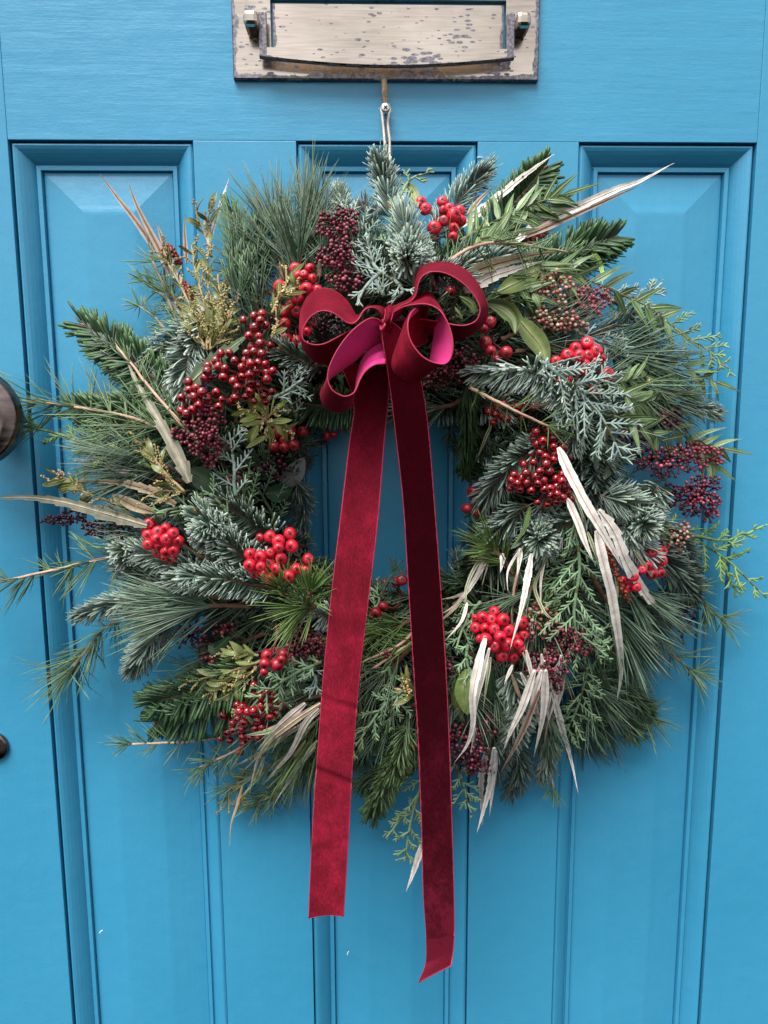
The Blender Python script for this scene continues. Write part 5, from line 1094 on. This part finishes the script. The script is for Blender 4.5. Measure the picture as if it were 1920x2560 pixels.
for a in [
 (tC, [(-20, 570), (200, 450), (400, 360), (590, 300)], .018, 20, .034), (tC, [(100, 560), (240, 520), (420, 420), (560, 340)], .014, 16, .030), (tC, [(60, 600), (160, 540), (300, 520)], .012, 10, .03),
 (tC, [(480, 740), (650, 770), (880, 870), (1100, 970), (1250, 1090)], .014, 18, .032), (tC, [(400, 700), (500, 760), (640, 850)], .010, 10, .03), (tC, [(200, 800), (330, 850), (440, 900)], .008, 8, .024),
 (tH, [(400, 560), (600, 520), (800, 470)], .010, 11, .030), (tH, [(520, 620), (680, 690), (880, 660)], .012, 12, .028), (tH, [(480, 800), (700, 890), (920, 1040)], .012, 12, .030), (tH, [(900, 860), (1100, 1000), (1330, 1050)], .004, 10, .028), (tH, [(1000, 400), (1120, 480), (1270, 540)], .002, 6, .024),
 (tH, [(1060, 950), (1160, 1100), (1260, 1180)], .0, 8, .026)]:
    narrow(*a[:3], n=a[3], L=a[4])
def wattle(tile, stems, dh, rac=9, L=.016, leaves=5, pal=((.115, .135, .035), (.20, .21, .07), (.13, .145, .04)), bud=(.38, .32, .14), nb=12, br=.00072, label=None):
    st = MB(); bu = MB(); lf = MB(); B, DR = [], []
    for pts in stems:
        pp = path3(tile(*pts), dh, 26); pp += np.cumsum(R.randn(26, 3)*.0002, 0); tube(st, pp, .0011, .0006, (.33, .24, .12), 6); t, nn, b = frames(pp)
        for k in range(rac):
            u = .12+.86*k/max(1, rac-1); i = int(u*25); s = 1 if k % 2 else -1; a = rad(34+12*R.randn())
            d = nrm(np.cos(a)*t[i]+np.sin(a)*(b[i]*s+nn[i]*(.4+.5*R.randn()))); l = L*(.6+.6*R.rand())
            q = smooth([pp[i], pp[i]+d*l*.5+R.randn(3)*.0008, pp[i]+d*l+R.randn(3)*.0014], 8); tube(st, q, .0004, .00025, (.36, .28, .12), 4)
            for m in range(nb):
                x = samp(q, np.array([.15+.85*m/nb]))[0]; o = nrm(R.randn(3)); B.append(x+o*br*1.3); DR.append(o)
        leaves_ = int(leaves*1.6)
        for k in range(leaves_):
            u = .1+.8*(k+R.rand()*.5)/max(1, leaves_); i = int(u*25); s = R.choice([-1, 1]); a = rad(30+12*R.randn())
            d = nrm(np.cos(a)*t[i]+np.sin(a)*(b[i]*s+nn[i]*.4*R.randn())); l = .0150*(.7+.5*R.rand())
            blade(lf, None, .0040*FPX/.55*(.7+.5*R.rand()), pal, c3=[pp[i], pp[i]+d*l*.5+nn[i]*.0015, pp[i]+d*l], n=12, fold=.15, tilt=.6*R.randn(), prof='ellip')
    root = st.build('wattle_sprig', BARK, wreath, label=label)
    n = len(B); balls(bu, B, DR, br*(.7+.5*R.rand(n)), jit(bud, n, .18), 1.0); bu.build('buds', POLLEN, root, kind='stuff')
    if lf.n: lf.build('leaves', LEAF, root, kind='stuff')
wattle(tA, [[(960, 1520), (850, 1200), (700, 900), (620, 780)], [(980, 1520), (960, 1200), (880, 900), (850, 720)], [(1000, 1520), (1010, 1250), (960, 950), (980, 740)], [(1010, 1500), (1080, 1300), (1090, 1100), (1080, 930)], [(960, 1500), (900, 1350), (860, 1200)], [(1000, 1520), (1100, 1400), (1150, 1220)], [(980, 1480), (1010, 1350), (1040, 1200)]], .022, rac=12, leaves=7, label='bushy olive wattle sprig full of tiny yellow buds at the upper left')
wattle(tA, [[(1010, 800), (970, 650), (900, 480), (890, 400)], [(1000, 650), (980, 520), (1020, 400)]], .008, rac=5, leaves=3, L=.005, bud=(.34, .22, .16))
wattle(tE, [[(1420, 1380), (1280, 1240), (1180, 1130), (1090, 1060)]], .026, rac=10, leaves=5)
wattle(tE, [[(1420, 1380), (1320, 1370), (1190, 1370)]], .024, rac=5, leaves=2)
wattle(tE, [[(1120, 1550), (800, 1440), (560, 1350), (370, 1290)], [(700, 1420), (560, 1300), (440, 1250)]], .020, rac=8, leaves=8, bud=(.50, .36, .20), L=.008)
wattle(tF, [[(680, 830), (600, 790), (510, 760)], [(680, 830), (720, 900), (690, 980)], [(680, 830), (800, 880), (890, 940)], [(680, 830), (610, 880), (570, 920)], [(680, 830), (740, 780), (790, 760)], [(680, 830), (680, 760), (670, 710)]], .022, rac=4, leaves=3, L=.008, pal=((.22, .27, .06), (.3, .36, .1), (.24, .3, .08)), bud=(.72, .60, .30), label='star-shaped yellow-green wattle tip beside the hole')
wattle(tJ, [[(820, 1190), (600, 1280), (400, 1340), (190, 1365)], [(700, 1240), (500, 1400), (400, 1490)], [(740, 1260), (600, 1400), (530, 1500)], [(760, 1170), (650, 1150), (540, 1160)]], .014, rac=9, leaves=6, L=.012, pal=((.18, .23, .07), (.28, .32, .12), (.2, .25, .08)), bud=(.50, .44, .18), label='yellow-green wattle sprig pointing left at the lower left')
wattle(tB, [[(0, 1300), (50, 1180), (110, 1080), (110, 960)], [(20, 1200), (150, 1130), (200, 1080)], [(0, 1500), (30, 1380), (20, 1260)]], .026, rac=5, leaves=3, L=.006, bud=(.55, .44, .2))
wattle(tO, [[(650, 600), (580, 560), (500, 545)], [(650, 560), (600, 500), (590, 450)]], .006, rac=6, leaves=2, L=.006, bud=(.62, .46, .2))
wattle(tM, [[(900, 650), (850, 760), (760, 900)], [(870, 700), (850, 800), (860, 880)]], .002, rac=6, leaves=3, L=.010, bud=(.34, .26, .14), pal=((.2, .2, .06), (.3, .26, .1), (.2, .2, .06)))
wattle(tJ, [[(1080, 360), (1090, 260), (1080, 130)]], -.02, rac=6, leaves=1, L=.008, bud=(.3, .24, .1))
# rust-red catkins
def catkin(tile, pts, dh, col=(.20, .02, .012), n=70, r=.0016):
    pp = path3(tile(*pts), dh, 20); mb = MB(); tube(mb, pp, .0008, .0005, col, 5); u = R.rand(n); d = nrm(R.randn(n, 3))
    balls(mb, samp(pp, u)+d*.0016, d, r*(.6+.4*R.rand(n)), jit(col, n, .3), 1.5); mb.build('red_catkin', BUD, wreath)
catkin(tA, [(680, 730), (720, 780), (760, 860)], .010); catkin(tA, [(810, 1010), (840, 1080), (850, 1120)], .010)
catkin(tL, [(510, 310), (550, 440), (600, 560), (655, 690)], .026, (.20, .035, .015)); catkin(tC, [(250, 650), (380, 570), (500, 530)], .006); catkin(tK, [(1060, 330), (1090, 430), (1070, 480)], .012)
# --- ribbon bow --------------------------------------------------------------------------
bow = empty('ribbon_bow', label='crimson velvet ribbon bow with long tails and magenta satin back on the wreath top', cat='bow')
def ribbon(name, pairs, n=90, outer=1, nap=.35, hF=.13, hK=.105, label=None, wob=.0006, m=12, ends=True, sag=0, creases=(), pleat=0):
    """pairs: front-edge point and back-edge point (x, y[, height]); outer=+1: velvet on side s x t"""
    A = np.array([P(a[0], a[1], a[2] if len(a) > 2 else hF) for a, _ in pairs]); B = np.array([P(b[0], b[1], b[2] if len(b) > 2 else hK) for _, b in pairs])
    A = smooth(A, n); B = smooth(B, n); u = np.linspace(0, 1, m); cen = (A+B)/2; t = nrm(np.gradient(cen, axis=0)); s = nrm(B-A); nn = nrm(np.cross(s, t))*outer
    wv = wob*np.sin(np.linspace(0, 9, n)+R.rand()*6)
    V = A[:, None]*(1-u)[None, :, None]+B[:, None]*u[None, :, None]+nn[:, None]*(np.sin(PI*u)[None, :]*(wv[:, None]+sag))[..., None]
    if pleat:
        uu_ = np.linspace(0, 1, n)[:, None]; g_ = np.exp(-(uu_/.09)**2)+np.exp(-((1-uu_)/.09)**2)*(pleat > 1)
        V += nn[:, None]*(.0016*g_*np.sin(2*PI*2.6*u[None]+3*uu_))[..., None]
    for u0, sl_, am, wd in creases:
        V += nn[:, None]*(am*np.exp(-((np.linspace(0, 1, n)[:, None]-u0-sl_*(u[None]-.5))/wd)**2))[..., None]
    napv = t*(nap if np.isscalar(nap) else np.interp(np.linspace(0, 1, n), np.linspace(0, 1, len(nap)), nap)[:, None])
    mb = MB(); i = np.arange(n-1)[:, None]*m; j = np.arange(m-1)[None]; F = np.stack([i+j, i+j+1, i+m+j+1, i+m+j], -1).reshape(-1, 4)
    f = F if outer < 0 else F[:, ::-1]
    # orient so that the velvet face normal follows nn
    th = .00040
    Vv, Vs = V+nn[:, None]*th, V-nn[:, None]*th
    e1 = Vv[0, 1]-Vv[0, 0]; e2 = Vv[1, 0]-Vv[0, 0]
    if np.dot(np.cross(e1, e2), nn[0]) < 0: fv, fs = F[:, ::-1], F
    else: fv, fs = F, F[:, ::-1]
    mb.add(Vv.reshape(-1, 3), fv, None, (1, 1, 1), 0); mb.add(Vs.reshape(-1, 3), fs, None, (1, 1, 1), 1)
    o = mb.build(name, [VELVET, SATIN], bow, label=label)
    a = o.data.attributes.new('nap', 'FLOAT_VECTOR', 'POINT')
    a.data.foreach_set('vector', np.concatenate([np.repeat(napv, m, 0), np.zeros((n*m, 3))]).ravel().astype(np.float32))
    mb = MB(); tube(mb, V[:, 0], .00046, .00046, (1, 1, 1), 6, wob=.04); tube(mb, V[:, -1], .00046, .00046, (1, 1, 1), 6, wob=.04)
    if ends: tube(mb, V[-1], .0005, .0005, (1, 1, 1), 5)
    mb.build('selvedge', SELV, o); return o
def rp(tile, L): return [(tile(a)[0], tile(b)[0]) for a, b in L]
def H(a, h): return (a[0], a[1], h)
# tails
LT = [((738, 790, .112), (838, 780, .112)), ((765, 870, .108), (838, 862, .108)), ((755, 960, .110), (829, 960, .110)), ((736, 1120, .119), (816, 1120, .119)), ((717, 1280, .125), (796, 1290, .125)), ((700, 1450, .128), (777, 1452, .128)), ((687, 1620, .127), (763, 1622, .127)), ((675, 1800, .122), (753, 1800, .122)), ((667, 1983, .116), (742, 1979, .116))]
ribbon('ribbon_tail', rp(D, LT), 300, -1, creases=((.675, .018, -.0016, .005), (.79, .020, -.0022, .0045), (.05, 0, .001, .02), (.88, -.02, .0008, .01), (.53, .01, .0009, .012)), nap=(.45, .25, 0, -.12, -.3, -.6, -.65, -.7), label='shorter left tail of the bow, bright crimson with its nap brushed up below, shade put into the nap above', wob=.0022)  # bow's shade on the tail top is put into the nap gradient
RTL = [((826, 690, .134), (838, 690, .134)), ((826, 730, .136), (872, 720, .132)), ((836, 790, .134), (900, 790, .130)), ((846, 860, .128), (914, 850, .126)), ((858, 960, .122), (926, 940, .122)), ((872, 1090, .118), (938, 1090, .118)), ((882, 1250, .116), (950, 1250, .116)), ((893, 1430, .114), (962, 1430, .114)), ((904, 1600, .112), (970, 1600, .112)), ((911, 1780, .110), (976, 1780, .110)), ((915, 1930, .108), (980, 1930, .108)), ((921, 2020, .100), (981, 2010, .106)), ((920, 2080, .092), (978, 2060, .106)), ((905, 2122, .094), (974, 2086, .110))]
ribbon('ribbon_tail', rp(D, RTL), 300, -1, creases=((.855, .004, .0010, .0035), (.42, .02, .0008, .012)), nap=(.2, .4, .7, .9, 1, 1, 1, 1), label='longer right tail of the bow, very dark, with a curled slanting end', wob=.0010)
# left loops (velvet outside)
L1 = [((775, 530, .128), (790, 500, .112)), ((735, 450, .134), (760, 420, .116)), ((680, 412, .138), (700, 398, .118)), ((610, 430, .142), (630, 405, .120)), ((565, 500, .144), (590, 450, .120)), ((520, 537, .146), (545, 475, .120)), ((470, 530, .147), (515, 430, .120)), ((420, 495, .148), (470, 360, .120)), ((350, 450, .149), (390, 290, .120)), ((270, 437, .149), (290, 258, .120)), ((190, 475, .148), (195, 290, .120)), ((135, 550, .147), (122, 390, .120)), ((115, 620, .146), (95, 520, .120)), ((128, 675, .146), (100, 660, .120)), ((200, 707, .145), (150, 780, .120)), ((290, 700, .144), (240, 850, .120)), ((400, 645, .142), (370, 860, .118)), ((520, 580, .138), (520, 780, .114)), ((640, 545, .132), (640, 690, .110)), ((760, 540, .126), (760, 600, .108))]
ribbon('bow_loop', rp(tR, L1), pleat=2, n=120, outer=1, nap=.30, label='upper left loop of the bow', wob=.0003)
L2 = [((770, 545, .134), (775, 600, .112)), ((700, 500, .140), (770, 650, .114)), ((620, 515, .146), (730, 690, .116)), ((500, 610, .152), (640, 740, .120)), ((400, 740, .155), (540, 830, .122)), ((340, 860, .156), (430, 910, .122)), ((318, 940, .156), (330, 985, .120)), ((320, 1000, .156), (262, 1080, .122)), ((350, 1065, .156), (280, 1180, .124)), ((400, 1102, .155), (340, 1232, .126)), ((460, 1120, .154), (420, 1240, .126)), ((520, 1095, .152), (500, 1200, .126)), ((548, 1050, .150), (530, 1100, .124)), ((575, 985, .148), (550, 960, .122)), ((620, 915, .146), (590, 830, .122)), ((690, 865, .143), (650, 750, .120)), ((775, 856, .138), (745, 690, .118))]
ribbon('bow_loop', rp(tR, L2), pleat=2, n=120, outer=1, nap=.25, label='lower left loop of the bow showing its satin inside', wob=.0003)
R1 = [((800, 520, .126), (790, 480, .112)), ((850, 440, .132), (820, 420, .114)), ((910, 395, .136), (880, 385, .116)), ((975, 365, .140), (960, 350, .118)), ((1020, 310, .142), (1005, 290, .118)), ((1040, 225, .144), (1022, 180, .118)), ((1070, 165, .145), (1055, 98, .118)), ((1140, 127, .146), (1150, 52, .118)), ((1240, 133, .146), (1290, 55, .118)), ((1340, 178, .146), (1420, 115, .118)), ((1430, 250, .146), (1510, 215, .118)), ((1500, 340, .146), (1565, 320, .118)), ((1533, 430, .146), (1595, 430, .118)), ((1500, 515, .145), (1560, 540, .118)), ((1420, 552, .144), (1460, 625, .118)), ((1330, 550, .143), (1340, 670, .117)), ((1200, 520, .138), (1200, 640, .114)), ((1040, 500, .132), (1040, 600, .112)), ((850, 510, .126), (850, 570, .108))]
ribbon('bow_loop', rp(tR, R1), pleat=2, n=120, outer=-1, nap=.40, label='upper right loop of the bow', wob=.0003)
R2 = [((800, 500, .130), (850, 510, .114)), ((850, 450, .138), (910, 430, .116)), ((930, 405, .146), (980, 350, .120)), ((1030, 385, .152), (1060, 305, .124)), ((1120, 387, .156), (1125, 288, .126)), ((1200, 425, .158), (1185, 360, .126)), ((1255, 495, .160), (1215, 440, .126)), ((1295, 590, .161), (1175, 520, .128)), ((1315, 690, .162), (1165, 640, .128)), ((1308, 780, .162), (1140, 790, .130)), ((1280, 840, .162), (1120, 880, .130)), ((1230, 863, .162), (1100, 950, .132)), ((1140, 842, .162), (1030, 1000, .134)), ((1060, 790, .162), (930, 985, .136)), ((990, 700, .161), (845, 915, .138)), ((960, 610, .160), (835, 820, .138)), ((960, 520, .158), (890, 660, .138)), ((990, 450, .154), (930, 560, .136)), ((1030, 415, .148), (985, 480, .132))]
ribbon('bow_loop', rp(tR, R2), pleat=2, n=130, outer=-1, nap=.35, label='lower right loop of the bow turned to show bright magenta satin', wob=.0003)
RI = [((955, 520, .150), (975, 680, .138)), ((1000, 440, .142), (1030, 722, .128)), ((1060, 410, .132), (1075, 705, .118)), ((1112, 400, .124), (1112, 680, .110))]
ribbon('bow_loop', rp(tR, RI), 40, 1, nap=0, label='short inner turn of ribbon seen inside the right loop', wob=.0002)
# pinched centre
KN = [((775, 425, .118), (850, 415, .118)), ((778, 455, .134), (838, 448, .134)), ((770, 495, .139), (828, 490, .139)), ((762, 535, .139), (816, 530, .140)), ((765, 575, .132), (822, 570, .134)), ((775, 610, .118), (835, 605, .118))]
ribbon('knot', rp(tR, KN), 50, -1, nap=.3, label='pinched centre of the bow', wob=.0002, sag=.002, ends=False)
mb = MB(); tube(mb, smooth([P(*tR((735, 560))[0], .135), P(*tR((748, 590))[0], .140), P(*tR((770, 555))[0], .142), P(*tR((778, 520))[0], .138)], 20),   .0009, .0007, (1, 1, 1), 10); mb.build('rolled_edge', SELV, bow)
print('polys', sum(len(m.polygons) for m in bpy.data.meshes))
